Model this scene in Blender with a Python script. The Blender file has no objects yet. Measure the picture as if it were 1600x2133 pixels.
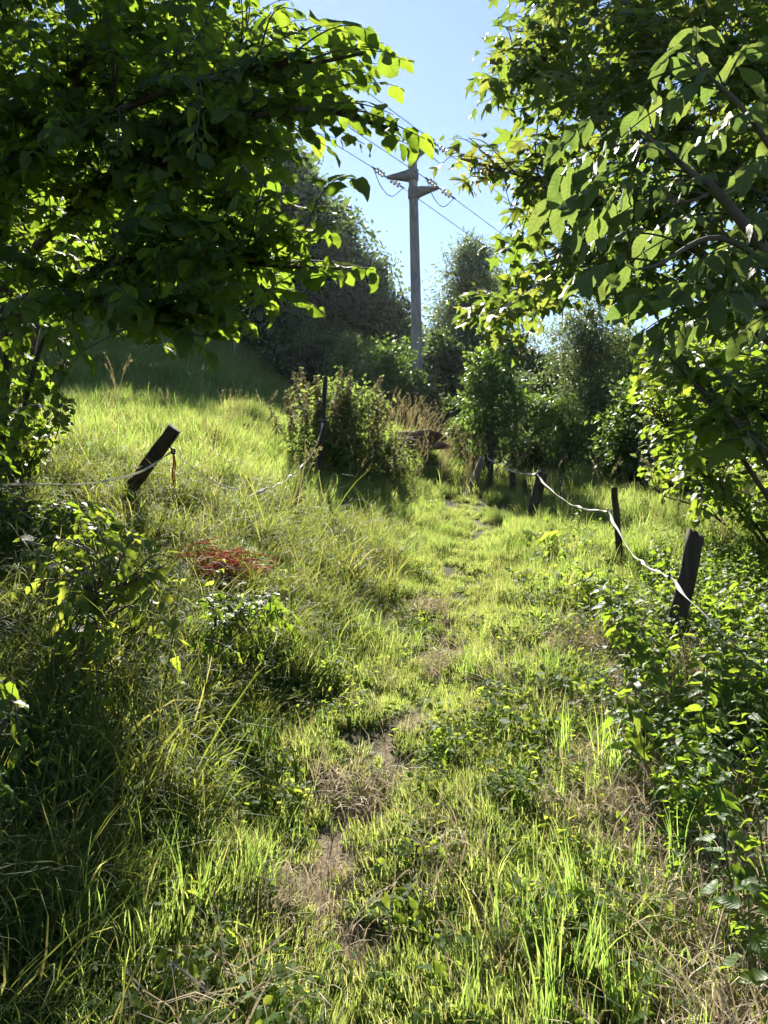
import bpy, math
import numpy as np
from mathutils import Vector, Matrix, Euler

RNG = np.random.default_rng(11)
scene = bpy.context.scene
col = scene.collection

# ------------------------------------------------------------------ camera, sky, sun, exposure
EYE = 1.6
FPX = 1600.0                       # focal length in photo pixels (photo is 1600 x 2133)
cam_d = bpy.data.cameras.new('camera'); cam = bpy.data.objects.new('camera', cam_d); col.objects.link(cam)
cam.location = (0, 0, EYE); cam.rotation_euler = (math.radians(90), 0, 0)
cam_d.sensor_fit = 'VERTICAL'; cam_d.sensor_height = 36.0; cam_d.lens = 36.0 * FPX / 2133.0
cam_d.clip_start = 0.05; cam_d.clip_end = 9000
scene.camera = cam

SUN_AZ, SUN_EL = math.radians(-6.5), math.radians(37.0)      # azimuth measured from +Y towards +X
sunv = Vector((math.sin(SUN_AZ) * math.cos(SUN_EL), math.cos(SUN_AZ) * math.cos(SUN_EL), math.sin(SUN_EL)))
world = bpy.data.worlds.new('World'); scene.world = world; world.use_nodes = True
wn = world.node_tree.nodes; wl = world.node_tree.links; wn.clear()
sky = wn.new('ShaderNodeTexSky'); sky.sky_type = 'NISHITA'; sky.sun_disc = False
sky.sun_elevation = SUN_EL; sky.sun_rotation = SUN_AZ; sky.altitude = 1200
sky.air_density = 1.0; sky.dust_density = 0.08; sky.ozone_density = 2.2
bg = wn.new('ShaderNodeBackground'); bg.inputs['Strength'].default_value = 0.050
wo = wn.new('ShaderNodeOutputWorld')
wl.new(sky.outputs[0], bg.inputs['Color']); wl.new(bg.outputs[0], wo.inputs['Surface'])
sl = bpy.data.lights.new('sun', 'SUN'); sl.energy = 5.0; sl.angle = math.radians(0.53); sl.color = (1.0, 0.94, 0.82)
so = bpy.data.objects.new('sun', sl); col.objects.link(so)
so.rotation_euler = (-sunv).to_track_quat('-Z', 'Y').to_euler(); so.location = (0, 0, 30)
vs = scene.view_settings
vs.view_transform = 'Standard'; vs.look = 'None'; vs.gamma = 1.0; vs.use_curve_mapping = False; vs.exposure = 1.95
cy = scene.cycles
cy.max_bounces = 5; cy.diffuse_bounces = 4; cy.glossy_bounces = 2; cy.transmission_bounces = 4; cy.transparent_max_bounces = 4
cy.caustics_reflective = False; cy.caustics_refractive = False
cy.use_adaptive_sampling = True; cy.adaptive_threshold = 0.015; cy.use_denoising = True
cy.sample_clamp_indirect = 6.0

# ------------------------------------------------------------------ helpers
def P(px, py, D):
    """a point seen at photo pixel (px,py) that stands D metres ahead"""
    return np.array([(px - 800) / FPX * D, D, EYE + (1066 - py) / FPX * D])

def sstep(a, b, x):
    t = np.clip((x - a) / (b - a), 0, 1); return t * t * (3 - 2 * t)

def norm(v):
    return v / np.maximum(np.linalg.norm(v, axis=-1, keepdims=True), 1e-9)

def tag(o, label=None, cat=None, group=None, kind=None):
    if label: o['label'] = label
    if cat: o['category'] = cat
    if group: o['group'] = group
    if kind: o['kind'] = kind
    return o

def make_mesh(name, verts, faces, mat=None, luv=None, smooth=False):
    """verts (N,3); faces: array (M,3) or (M,4) or list of such arrays; luv (N,3) per-vertex attribute"""
    verts = np.asarray(verts, dtype=np.float32)
    fl = faces if isinstance(faces, list) else [faces]
    fl = [np.asarray(f, dtype=np.int32) for f in fl if len(f)]
    me = bpy.data.meshes.new(name)
    me.vertices.add(len(verts)); me.vertices.foreach_set('co', verts.ravel())
    tot = sum(f.size for f in fl); nf = sum(len(f) for f in fl)
    me.loops.add(tot); me.polygons.add(nf)
    me.loops.foreach_set('vertex_index', np.concatenate([f.ravel() for f in fl]))
    counts = np.concatenate([np.full(len(f), f.shape[1], np.int32) for f in fl])
    starts = np.concatenate([[0], np.cumsum(counts)[:-1]]).astype(np.int32)
    me.polygons.foreach_set('loop_start', starts)
    if smooth: me.polygons.foreach_set('use_smooth', np.ones(nf, bool))
    if luv is not None:
        a = me.attributes.new('luv', 'FLOAT_VECTOR', 'POINT')
        a.data.foreach_set('vector', np.asarray(luv, np.float32).ravel())
    me.update(calc_edges=True); me.validate()
    if mat: me.materials.append(mat)
    return me

def obj(name, me, parent=None, loc=None):
    o = bpy.data.objects.new(name, me); col.objects.link(o)
    if parent: o.parent = parent
    if loc is not None: o.location = loc
    return o

def empty(name, loc=(0, 0, 0)):
    o = bpy.data.objects.new(name, None); col.objects.link(o); o.location = loc; o.empty_display_size = 0.1
    return o

class MB:
    """collects geometry for one mesh"""
    def __init__(s): s.v = []; s.q = []; s.t = []; s.n = 0
    def add(s, v, q=None, t=None):
        v = np.asarray(v, float)
        if q is not None and len(q): s.q.append(np.asarray(q) + s.n)
        if t is not None and len(t): s.t.append(np.asarray(t) + s.n)
        s.v.append(v); s.n += len(v)
    def tube(s, pts, rad, sides=6, cap=True):
        pts = np.asarray(pts, float); n = len(pts)
        rad = np.broadcast_to(np.asarray(rad, float), (n,))
        tan = norm(np.gradient(pts, axis=0))
        ref = np.array([0.13, 0.31, 0.94]) if abs(tan[:, 2]).mean() < 0.8 else np.array([0.95, 0.2, 0.1])
        a = norm(np.cross(tan, ref)); b = np.cross(tan, a)
        ang = np.arange(sides) / sides * 2 * math.pi
        ring = pts[:, None, :] + rad[:, None, None] * (np.cos(ang)[None, :, None] * a[:, None, :] + np.sin(ang)[None, :, None] * b[:, None, :])
        i = np.arange(n - 1)[:, None] * sides; j = np.arange(sides)[None, :]; j2 = (j + 1) % sides
        q = np.stack([i + j, i + j2, i + sides + j2, i + sides + j], -1).reshape(-1, 4)
        v = ring.reshape(-1, 3); t = []
        if cap:
            v = np.vstack([v, pts[:1], pts[-1:]]); k = n * sides
            jj = np.arange(sides); jn = (jj + 1) % sides
            t = np.vstack([np.stack([np.full(sides, k), jn, jj], -1), np.stack([np.full(sides, k + 1), (n - 1) * sides + jj, (n - 1) * sides + jn], -1)])
        s.add(v, q, t)
    def mesh(s, name, mat, smooth=True):
        f = ([np.vstack(s.q)] if s.q else []) + ([np.vstack(s.t)] if s.t else [])
        return make_mesh(name, np.vstack(s.v), f, mat, None, smooth)

def curve(pts, n):
    """smooth (Catmull-Rom) resampling of control points"""
    p = np.asarray(pts, float)
    p = np.vstack([2 * p[0] - p[1], p, 2 * p[-1] - p[-2]])
    m = len(p) - 3; out = []
    for u in np.linspace(0, m - 1e-6, n):
        k = int(u); t = u - k; a, b, c, d = p[k:k + 4]
        out.append(0.5 * (2 * b + (c - a) * t + (2 * a - 5 * b + 4 * c - d) * t * t + (3 * b - a - 3 * c + d) * t ** 3))
    return np.array(out)

# ------------------------------------------------------------------ materials
def nt(name):
    m = bpy.data.materials.new(name); m.use_nodes = True
    n = m.node_tree.nodes; l = m.node_tree.links; n.clear()
    out = n.new('ShaderNodeOutputMaterial'); return m, n, l, out

def ramp(n, stops):
    r = n.new('ShaderNodeValToRGB'); e = r.color_ramp.elements
    while len(e) < len(stops): e.new(0.5)
    for k, (p, c) in enumerate(stops): e[k].position = p; e[k].color = (*c, 1)
    return r

def math_node(n, l, op, a, b=None):
    m = n.new('ShaderNodeMath'); m.operation = op
    for i, x in enumerate((a, b)):
        if x is None: continue
        if isinstance(x, (int, float)): m.inputs[i].default_value = x
        else: l.new(x, m.inputs[i])
    return m.outputs[0]

def leaf_mat(name, front, trans, mix=0.45, rough=0.42, spec=0.5, veins=0.0, vein_freq=55.0):
    rough += .10; spec *= .62; veins *= .6
    """front / trans: colour stops over a per-leaf random value. Reflected colour and the yellower light that passes through."""
    m, n, l, out = nt(name)
    at = n.new('ShaderNodeAttribute'); at.attribute_name = 'luv'
    sep = n.new('ShaderNodeSeparateXYZ'); l.new(at.outputs['Vector'], sep.inputs[0])
    oi = n.new('ShaderNodeObjectInfo')
    var = math_node(n, l, 'FRACT', math_node(n, l, 'ADD', sep.outputs['Z'], oi.outputs['Random']))
    k = len(front) - 1
    rf = ramp(n, [(i / k, c) for i, c in enumerate(front)]); rt = ramp(n, [(i / (len(trans) - 1), c) for i, c in enumerate(trans)])
    l.new(var, rf.inputs[0]); l.new(var, rt.inputs[0])
    cf, ct = rf.outputs[0], rt.outputs[0]
    p = n.new('ShaderNodeBsdfPrincipled'); p.inputs['Roughness'].default_value = rough
    p.inputs['Specular IOR Level'].default_value = spec
    t = n.new('ShaderNodeBsdfTranslucent')
    if veins:
        au = math_node(n, l, 'ABSOLUTE', sep.outputs['X'])
        ph = math_node(n, l, 'SUBTRACT', sep.outputs['Y'], math_node(n, l, 'MULTIPLY', au, 0.75))
        w = math_node(n, l, 'POWER', math_node(n, l, 'ABSOLUTE', math_node(n, l, 'COSINE', math_node(n, l, 'MULTIPLY', ph, vein_freq / 2))), 14.0)
        mid = math_node(n, l, 'LESS_THAN', au, 0.018)
        vv = math_node(n, l, 'MULTIPLY', math_node(n, l, 'MAXIMUM', w, mid), veins)
        mx = n.new('ShaderNodeMixRGB'); mx.blend_type = 'MULTIPLY'; mx.inputs[2].default_value = (0.45, 0.55, 0.5, 1)
        l.new(vv, mx.inputs[0]); l.new(ct, mx.inputs[1]); ct = mx.outputs[0]
        bp = n.new('ShaderNodeBump'); bp.inputs['Strength'].default_value = 0.5; bp.inputs['Distance'].default_value = 0.004
        l.new(vv, bp.inputs['Height']); l.new(bp.outputs[0], p.inputs['Normal'])
    l.new(cf, p.inputs['Base Color']); l.new(ct, t.inputs['Color'])
    ms = n.new('ShaderNodeMixShader'); ms.inputs[0].default_value = mix
    l.new(p.outputs[0], ms.inputs[1]); l.new(t.outputs[0], ms.inputs[2]); l.new(ms.outputs[0], out.inputs['Surface'])
    return m

def solid_mat(name, c1, c2, scale=8.0, rough=0.85, stretch=(1, 1, 1), bump=0.4, spec=0.3, detail=6.0, bdist=0.01):
    m, n, l, out = nt(name)
    tc = n.new('ShaderNodeTexCoord'); mp = n.new('ShaderNodeMapping'); mp.inputs['Scale'].default_value = stretch
    l.new(tc.outputs['Object'], mp.inputs[0])
    nz = n.new('ShaderNodeTexNoise'); nz.inputs['Scale'].default_value = scale; nz.inputs['Detail'].default_value = detail; nz.inputs['Roughness'].default_value = 0.65
    l.new(mp.outputs[0], nz.inputs['Vector'])
    r = ramp(n, [(0.3, c1), (0.7, c2)]); l.new(nz.outputs['Fac'], r.inputs[0])
    p = n.new('ShaderNodeBsdfPrincipled'); p.inputs['Roughness'].default_value = rough; p.inputs['Specular IOR Level'].default_value = spec
    l.new(r.outputs[0], p.inputs['Base Color'])
    b = n.new('ShaderNodeBump'); b.inputs['Strength'].default_value = bump; b.inputs['Distance'].default_value = bdist
    l.new(nz.outputs['Fac'], b.inputs['Height']); l.new(b.outputs[0], p.inputs['Normal'])
    l.new(p.outputs[0], out.inputs['Surface'])
    return m

M = {}
M['grass'] = leaf_mat('grass_blade', [(.05, .085, .016), (.07, .10, .022), (.10, .12, .035)], [(.30, .42, .08), (.42, .49, .11), (.54, .52, .18)], 0.55, 0.42, 0.3)
M['grass_lush'] = leaf_mat('lush_grass_blade', [(.025, .075, .012), (.04, .095, .016)], [(.27, .44, .07), (.40, .50, .10)], 0.55, 0.42, 0.3)
M['grass_long'] = leaf_mat('long_grass_blade', [(.03, .06, .014), (.05, .085, .02), (.10, .10, .035)], [(.22, .31, .035), (.32, .38, .05), (.42, .38, .10)], 0.45, 0.48, 0.22)
M['straw'] = leaf_mat('dry_straw', [(.34, .28, .18), (.48, .40, .28), (.20, .15, .09)], [(.36, .29, .16), (.46, .37, .22)], 0.3, 0.5, 0.4)
M['seed'] = leaf_mat('dry_seed_grass', [(.16, .15, .06), (.24, .20, .10)], [(.30, .27, .10), (.36, .29, .13)], 0.4, 0.5, 0.3)
M['herb'] = leaf_mat('herb_leaf', [(.03, .075, .014), (.05, .10, .02)], [(.32, .46, .04), (.44, .52, .06)], 0.55, 0.5, 0.2)
M['hazel'] = leaf_mat('hazel_leaf', [(.022, .045, .012), (.035, .065, .016)], [(.20, .33, .022), (.34, .45, .035)], 0.5, 0.45, 0.35, 0.9, 44.0)
M['maple'] = leaf_mat('maple_leaf', [(.022, .05, .012), (.04, .07, .018)], [(.18, .30, .03), (.26, .36, .04), (.36, .38, .06)], 0.44, 0.4, 0.5, 0.5, 30.0)
M['maple_key'] = leaf_mat('maple_keys', [(.20, .18, .07), (.28, .22, .10)], [(.38, .32, .10), (.45, .32, .14)], 0.5, 0.5, 0.3)
M['elder'] = leaf_mat('elder_leaf', [(.035, .065, .02), (.05, .085, .026)], [(.17, .26, .05), (.25, .31, .06)], 0.44, 0.42, 0.5, 0.8, 50.0)
M['bush'] = leaf_mat('bush_leaf', [(.025, .06, .012), (.04, .08, .018)], [(.25, .38, .025), (.36, .45, .04)], 0.48, 0.36, 0.5, 0.5, 40.0)
M['nettle'] = leaf_mat('nettle_leaf', [(.028, .075, .014), (.045, .095, .02)], [(.24, .40, .025), (.36, .46, .04)], 0.48, 0.38, 0.5, 0.6, 46.0)
M['nettle_pale'] = leaf_mat('pale_nettle_leaf', [(.045, .075, .016), (.07, .10, .022)], [(.32, .44, .035), (.46, .50, .06)], 0.52, 0.38, 0.5, 0.6, 46.0)
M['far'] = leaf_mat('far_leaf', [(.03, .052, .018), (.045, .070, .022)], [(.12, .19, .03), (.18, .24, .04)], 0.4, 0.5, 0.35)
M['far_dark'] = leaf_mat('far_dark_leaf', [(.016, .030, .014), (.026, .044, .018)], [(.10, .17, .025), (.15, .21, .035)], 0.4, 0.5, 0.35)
M['far_pale'] = leaf_mat('far_pale_leaf', [(.05, .075, .035), (.07, .10, .045)], [(.16, .23, .06), (.22, .28, .08)], 0.42, 0.42, 0.5)
M['far_fresh'] = leaf_mat('far_fresh_leaf', [(.032, .070, .016), (.05, .09, .022)], [(.14, .25, .025), (.20, .30, .04)], 0.42, 0.42, 0.45)
M['weed_bush'] = leaf_mat('weed_bush_leaf', [(.05, .08, .025), (.075, .10, .035)], [(.22, .33, .05), (.32, .39, .08)], 0.46, 0.6, 0.15)
M['stem'] = solid_mat('green_stem', (.05, .075, .02), (.09, .10, .035), 20, 0.6)
M['weed_seed'] = leaf_mat('weed_seed', [(.11, .095, .05), (.16, .13, .075)], [(.18, .15, .07), (.24, .19, .09)], 0.35, 0.6, 0.3)
M['bark'] = solid_mat('bark', (.045, .036, .027), (.10, .085, .065), 14, 0.9, (1, 1, .25), 0.8)
M['bark_pale'] = solid_mat('smooth_grey_bark', (.07, .06, .045), (.13, .115, .09), 9, 0.85, (1, 1, .4), 0.5)
M['wood'] = solid_mat('weathered_post_wood', (.028, .021, .014), (.085, .066, .045), 22, 0.9, (1, 1, .12), 0.9, 0.2, 8)
M['wood_pale'] = solid_mat('bleached_wood', (.12, .10, .075), (.24, .20, .15), 18, 0.9, (1, 1, .2), 0.8)
M['iron'] = solid_mat('rusty_iron', (.02, .014, .011), (.06, .035, .022), 40, 0.7, (1, 1, 1), 0.5)
M['concrete'] = solid_mat('pole_concrete', (.12, .11, .098), (.31, .285, .255), 5, 0.92, (1, 1, .3), 0.3, 0.2, 9)
M['concrete_arm'] = solid_mat('arm_concrete', (.15, .135, .125), (.22, .20, .185), 9, 0.92, (1, 1, 1), 0.3, 0.2, 9)
M['wire'] = solid_mat('aluminium_wire', (.10, .10, .10), (.16, .16, .155), 30, 0.5)
M['black'] = solid_mat('black_plastic', (.010, .010, .010), (.02, .02, .02), 30, 0.45, (1, 1, 1), 0.2, 0.5)
M['yellow_stake'] = leaf_mat('pale_yellow_plastic', [(.45, .50, .16), (.50, .55, .20)], [(.45, .50, .12), (.5, .55, .15)], 0.3, 0.4, 0.5)
M['twine'] = leaf_mat('orange_twine', [(.34, .085, .04), (.48, .14, .065)], [(.42, .10, .04), (.52, .16, .07)], 0.35, 0.8, 0.1)
M['tape'] = leaf_mat('white_tape', [(.72, .70, .65), (.80, .78, .74)], [(.6, .57, .5), (.66, .63, .56)], 0.4, 0.45, 0.4)
M['earth'] = solid_mat('red_brown_earth', (.10, .055, .035), (.24, .15, .10), 9, 0.95, (1, 1, 1), 1.0, 0.15, 9, 0.05)
M['stone'] = solid_mat('pale_stone', (.38, .36, .33), (.58, .56, .52), 14, 0.9, (1, 1, 1), 0.6)

def glass_mat():
    m, n, l, out = nt('insulator_glass')
    p = n.new('ShaderNodeBsdfPrincipled'); p.inputs['Base Color'].default_value = (.92, .90, .86, 1)
    p.inputs['Roughness'].default_value = 0.08; p.inputs['IOR'].default_value = 1.5; p.inputs['Transmission Weight'].default_value = 0.55
    l.new(p.outputs[0], out.inputs['Surface']); return m
M['glass'] = glass_mat()

def ground_mat():
    m, n, l, out = nt('soil_and_thatch')
    tc = n.new('ShaderNodeTexCoord')
    nz = n.new('ShaderNodeTexNoise'); nz.inputs['Scale'].default_value = 18; nz.inputs['Detail'].default_value = 9; nz.inputs['Roughness'].default_value = 0.7
    l.new(tc.outputs['Object'], nz.inputs['Vector'])
    big = n.new('ShaderNodeTexNoise'); big.inputs['Scale'].default_value = 0.8; big.inputs['Detail'].default_value = 4
    l.new(tc.outputs['Object'], big.inputs['Vector'])
    soil = ramp(n, [(0.28, (.10, .075, .048)), (0.5, (.20, .155, .10)), (0.75, (.30, .24, .165))]); l.new(nz.outputs['Fac'], soil.inputs[0])
    turf = ramp(n, [(0.30, (.035, .040, .014)), (0.70, (.085, .080, .034))]); l.new(nz.outputs['Fac'], turf.inputs[0])
    at = n.new('ShaderNodeAttribute'); at.attribute_name = 'luv'
    sep = n.new('ShaderNodeSeparateXYZ'); l.new(at.outputs['Vector'], sep.inputs[0])
    mx = n.new('ShaderNodeMixRGB'); l.new(sep.outputs['X'], mx.inputs[0]); l.new(turf.outputs[0], mx.inputs[1]); l.new(soil.outputs[0], mx.inputs[2])
    p = n.new('ShaderNodeBsdfPrincipled'); p.inputs['Roughness'].default_value = 0.95; p.inputs['Specular IOR Level'].default_value = 0.15
    l.new(mx.outputs[0], p.inputs['Base Color'])
    b = n.new('ShaderNodeBump'); b.inputs['Strength'].default_value = 1.0; b.inputs['Distance'].default_value = 0.03
    l.new(nz.outputs['Fac'], b.inputs['Height']); l.new(b.outputs[0], p.inputs['Normal'])
    l.new(p.outputs[0], out.inputs['Surface']); return m
M['ground'] = ground_mat()

# ------------------------------------------------------------------ terrain
_PY = np.array([-50, 0, 2.0, 2.54, 2.98, 3.67, 5.04, 7.15, 9.9, 13.6, 18, 30, 60])
_PX = np.array([-.1, -.1, -.1, -.16, -.11, .07, .44, .80, 1.17, 1.45, 1.7, 2.2, 3.0])
def pathx(y): return np.interp(y, _PY, _PX)
_ZY = np.array([-3000, -200, -10, 0, 5, 10, 13, 16, 25, 40, 60, 90, 200, 3000])
_ZZ = np.array([-60, -20, -1.4, 0, .70, 1.42, 1.88, 2.2, 3.1, 4.4, 6.0, 8, 12, 12])
def H(x, y):
    x = np.asarray(x, float); y = np.asarray(y, float)
    z = np.interp(y, _ZY, _ZZ)
    d = x - pathx(y)
    L = np.maximum(-d - 0.45, 0)
    soft = L * L / (L + 0.35)
    far_ = sstep(15, 27, y); lo = .285 * np.minimum(soft, 3.2) + .10 * np.clip(soft - 3.2, 0, 30)
    z = z + lo * (1 - far_) + far_ * np.where(L < 18, .285 * soft, .285 * 17.66 + .36 * (np.minimum(L, 70) - 18))
    z = z + 0.34 * np.exp(-((y - 13.5) / 3.6) ** 2) * sstep(1.0, 3.0, L) + .17 * np.clip(y - 19, 0, 90) * sstep(2.0, 8.0, L)
    R = np.maximum(d - 5, 0)
    z = z - 0.16 * np.minimum(R, 220) * sstep(8, 30, y) - 0.03 * np.minimum(R, 60)
    z = z + 0.85 * np.exp(-(((x - .35) / 1.05) ** 2 + ((y - 15.2) / 1.7) ** 2))      # the earth mound beside the path
    near = np.exp(-(np.hypot(x, y - 6) / 22) ** 2)
    z = z + near * (.030 * np.sin(2.3 * x + 1.1) * np.sin(1.9 * y + .4) + .018 * np.sin(5.1 * x + 2 * y) + .012 * np.sin(7.3 * y - 3.1 * x))
    pd = np.abs(d + .03 * np.sin(3 * y))
    z = z - .03 * np.exp(-(pd / .17) ** 2) * sstep(16, 8, y)
    return z

def vnoise(x, y, seed=0):
    """cheap smooth pseudo noise 0..1"""
    s = seed * 1.7
    v = np.sin(1.3 * x + 2.1 * y + s) + np.sin(2.7 * x - 1.9 * y + 1.3 * s) + np.sin(-3.9 * x + 4.3 * y + 2.1 * s) + np.sin(6.1 * x + 5.3 * y + .7 * s)
    return 0.5 + v / 8

def bare_amount(x, y):
    d = x - pathx(y)
    b = np.exp(-((d + .05 * np.sin(2.6 * y)) / (.085 + .03 * np.sin(5 * y))) ** 4) * np.maximum(sstep(1.9, 2.5, y) * sstep(4.3, 3.5, y), .30 * sstep(7.5, 5.0, y))
    b = np.maximum(b, .7 * np.exp(-(d / .07) ** 4) * sstep(.62, .85, vnoise(x * 1.5, y * 1.5, 3)) * sstep(9, 6, y))
    r = sstep(.70, 1.0, d + .25 * (vnoise(x * 3, y * 3, 4) - .5)) * sstep(1.9, 1.5, d) * sstep(6.0, 4.8, y) * sstep(.25, .6, vnoise(x * 2.2, y * 2.2, 6) + .15)
    return np.clip(np.maximum(b, r * .9), 0, 1)

def build_ground():
    t = np.linspace(-1, 1, 261); b = 9.2; a = 3000 / math.sinh(b)
    s = a * np.sinh(b * t)
    X, Y = np.meshgrid(s, s + 4.0, indexing='ij')
    Z = H(X, Y); n = len(s)
    i = np.arange(n - 1)[:, None] * n + np.arange(n - 1)[None, :]
    q = np.stack([i, i + n, i + n + 1, i + 1], -1).reshape(-1, 4)
    B = bare_amount(X, Y)
    luv = np.stack([B, B * 0, B * 0], -1).reshape(-1, 3)
    o = obj('ground', make_mesh('ground', np.stack([X, Y, Z], -1).reshape(-1, 3), q, M['ground'], luv, True))
    tag(o, 'sloping grassy hillside ground under the path and meadow', 'ground', kind='structure')
build_ground()

def build_hill():
    nx, ny = 420, 60
    u = np.linspace(0, 1, nx); v = np.linspace(0, 1, ny)
    U, V = np.meshgrid(u, v, indexing='ij')
    X = -30 + 330 * U; Y = 220 + 80 * V
    ridge = np.clip(59.5 + .33 * (X - 70), 30, 70) + 1.6 * np.sin(X / 9) + 1 * np.sin(X / 3.3 + 1)
    rs = np.random.default_rng(5)
    spike = rs.random((nx, ny)) ** 2 * 3.0
    Z = -35 + (ridge + 35) * np.sin(np.clip(V * 1.15, 0, 1) * math.pi / 2) - 30 * np.clip(V - .87, 0, 1) * 8 + spike
    i = np.arange(nx - 1)[:, None] * ny + np.arange(ny - 1)[None, :]
    q = np.stack([i, i + ny, i + ny + 1, i + 1], -1).reshape(-1, 4)
    m = solid_mat('far_conifer_forest', (.012, .022, .014), (.03, .045, .024), .15, 0.95, (1, 1, 1), 0.2, 0.1)
    o = obj('hills', make_mesh('hills', np.stack([X, Y, Z], -1).reshape(-1, 3), q, m))
    tag(o, 'distant forested mountain ridge across the valley', 'hill', kind='structure')
build_hill()

# ------------------------------------------------------------------ leaf templates: base at origin, along +Y, normal +Z
def strip_leaf(rows, fold=0.12, droop=0.18, jag=0.0):
    """rows: list of (v, halfwidth). Folded along the midrib, tip bent down; jag alternates the width for a toothed edge"""
    v = []; uv = []; f = []
    for k, (t, w) in enumerate(rows):
        ww = w * (1 + (jag if k % 2 else -jag) * (0 < k < len(rows) - 1))
        z = -droop * t * t + .02 * math.sin(9 * t)
        el, er = .035 * math.sin(11 * t + 1), .035 * math.sin(13 * t + 2.6)
        v += [(-ww, t, z + fold * ww + el - .45 * ww * ww), (0, t, z), (ww, t, z + fold * ww + er - .45 * ww * ww)]
        uv += [(-ww, t, 0), (0, t, 0), (ww, t, 0)]
        if k:
            a = 3 * (k - 1); b = 3 * k
            f += [(a, a + 1, b + 1, b), (a + 1, a + 2, b + 2, b + 1)]
    return np.array(v, float), np.array(f), np.array(uv, float)

T_HAZEL = strip_leaf([(-.03, .05), (.02, .25), (.12, .37), (.24, .44), (.36, .455), (.48, .44), (.60, .42), (.72, .36), (.82, .27), (.91, .15), (1.02, .01)], .30, .38, .055)
T_BUSH = strip_leaf([(0, .02), (.12, .22), (.3, .34), (.5, .36), (.7, .27), (.87, .13), (1, .01)], .3, .35, .05)
T_NETTLE = strip_leaf([(0, .04), (.08, .22), (.20, .29), (.34, .29), (.48, .25), (.62, .20), (.76, .135), (.88, .075), (1, .006)], .35, .48, .11)
T_ELDER = strip_leaf([(0, .015), (.1, .12), (.25, .2), (.42, .235), (.58, .225), (.72, .18), (.84, .115), (.93, .05), (1, .004)], .32, .30, .04)
T_DOCK = strip_leaf([(0, .03), (.1, .11), (.25, .16), (.45, .18), (.65, .15), (.85, .08), (1, .01)], .3, .35, .06)
T_FAR = (np.array([(0, 0, 0), (.28, .45, .05), (0, 1, -.08), (-.28, .45, .05)], float), np.array([(0, 1, 2, 3)]), np.zeros((4, 3)))
T_NARROW = (np.array([(0, 0, 0), (.14, .45, .03), (0, 1, -.12), (-.14, .45, .03)], float), np.array([(0, 1, 2, 3)]), np.zeros((4, 3)))
def maple_leaf():
    tips = [(-125, .46), (-62, .80), (0, 1.0), (62, .80), (125, .46)]
    out = []
    for k, (a, r) in enumerate(tips):
        def pt(ang, rr): return (math.sin(math.radians(ang)) * rr, .32 + math.cos(math.radians(ang)) * rr * .68)
        w = 13
        out += [pt(a - w, r * .72), pt(a - w * .55, r * .78), pt(a, r), pt(a + w * .55, r * .78), pt(a + w, r * .72)]
        if k < 4: out.append(pt((a + tips[k + 1][0]) / 2, .40))
    out.append((0, .06))
    xy = np.array(out)
    r = np.hypot(xy[:, 0], xy[:, 1] - .32)
    z = -.22 * r * r + .03 * np.sin(5 * np.arctan2(xy[:, 0], xy[:, 1] - .32))
    v = np.vstack([[0, .32, 0], np.column_stack([xy, z])])
    n = len(xy); k = np.arange(n)
    f = np.stack([np.zeros(n, int), 1 + (k + 1) % n, 1 + k], -1)
    luv = np.column_stack([v[:, 0], v[:, 1], 0 * v[:, 0]])
    return v, f, luv
T_MAPLE = maple_leaf()

def variants(tpl, n, seed, bend=.5, twist=.5, ragged=.05):
    """the same leaf drooping, twisting, cupping and torn differently"""
    r = np.random.default_rng(seed); out = []
    for _ in range(n):
        v = tpl[0].copy(); t = v[:, 1].clip(0, 1)
        v[:, 2] += -bend * (r.random() - .35) * t ** 2 + .05 * np.sin(8 * t + r.random() * 6)
        v[:, 2] += (r.random() - .5) * 1.2 * v[:, 0] ** 2
        a = twist * r.normal(0, 1) * t
        x, z = v[:, 0].copy(), v[:, 2].copy(); v[:, 0] = x * np.cos(a) - z * np.sin(a); v[:, 2] = x * np.sin(a) + z * np.cos(a)
        v[:, 0] *= .85 + .3 * r.random(); v[:, 0] += .10 * r.normal() * t ** 2
        v[:, :2] += r.normal(0, ragged * .35, (len(v), 2))
        out.append(v)
    return np.stack(out), tpl[1], tpl[2]
T_HAZEL = variants(T_HAZEL, 6, 1); T_BUSH6 = variants(T_BUSH, 5, 2); T_ELDER6 = variants(T_ELDER, 6, 3, .4, .4, .02); T_MAPLE = variants(T_MAPLE, 6, 4, .5, .4, .06); T_NETTLE = variants(T_NETTLE, 5, 5, .5, .4, .02)

def frames(direction, up, roll_jit=None, rng=None):
    """rotation matrices (K,3,3) with columns side, direction, normal"""
    d = norm(direction); s = norm(np.cross(d, up)); n = np.cross(s, d)
    if roll_jit is not None:
        a = rng.normal(0, roll_jit, len(d))[:, None]
        s, n = s * np.cos(a) + n * np.sin(a), n * np.cos(a) - s * np.sin(a)
    return np.stack([s, d, n], -1)

def scatter_mesh(name, tpl, pos, R, size, mat, var, curl=None):
    tv, tf, tuv = tpl
    K, n = len(pos), len(tv)
    if K == 0: return None
    if tv.ndim == 3:
        pk = (var * 997).astype(int) % len(tv); V = np.einsum('kij,knj->kni', R, tv[pk]) * size[:, None, None] + pos[:, None, :]; n = tv.shape[1]
    else: V = np.einsum('kij,nj->kni', R, tv) * size[:, None, None] + pos[:, None, :]
    F = (tf[None] + (np.arange(K) * n)[:, None, None]).reshape(-1, tf.shape[1])
    L = np.broadcast_to(tuv[None], (K, n, 3)).copy(); L[:, :, 2] = var[:, None]
    return make_mesh(name, V.reshape(-1, 3), F, mat, L.reshape(-1, 3))

def project(p):
    D = np.maximum(p[:, 1], .01)
    return 800 + FPX * p[:, 0] / D, 1066 - FPX * (p[:, 2] - EYE) / D, D

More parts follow.
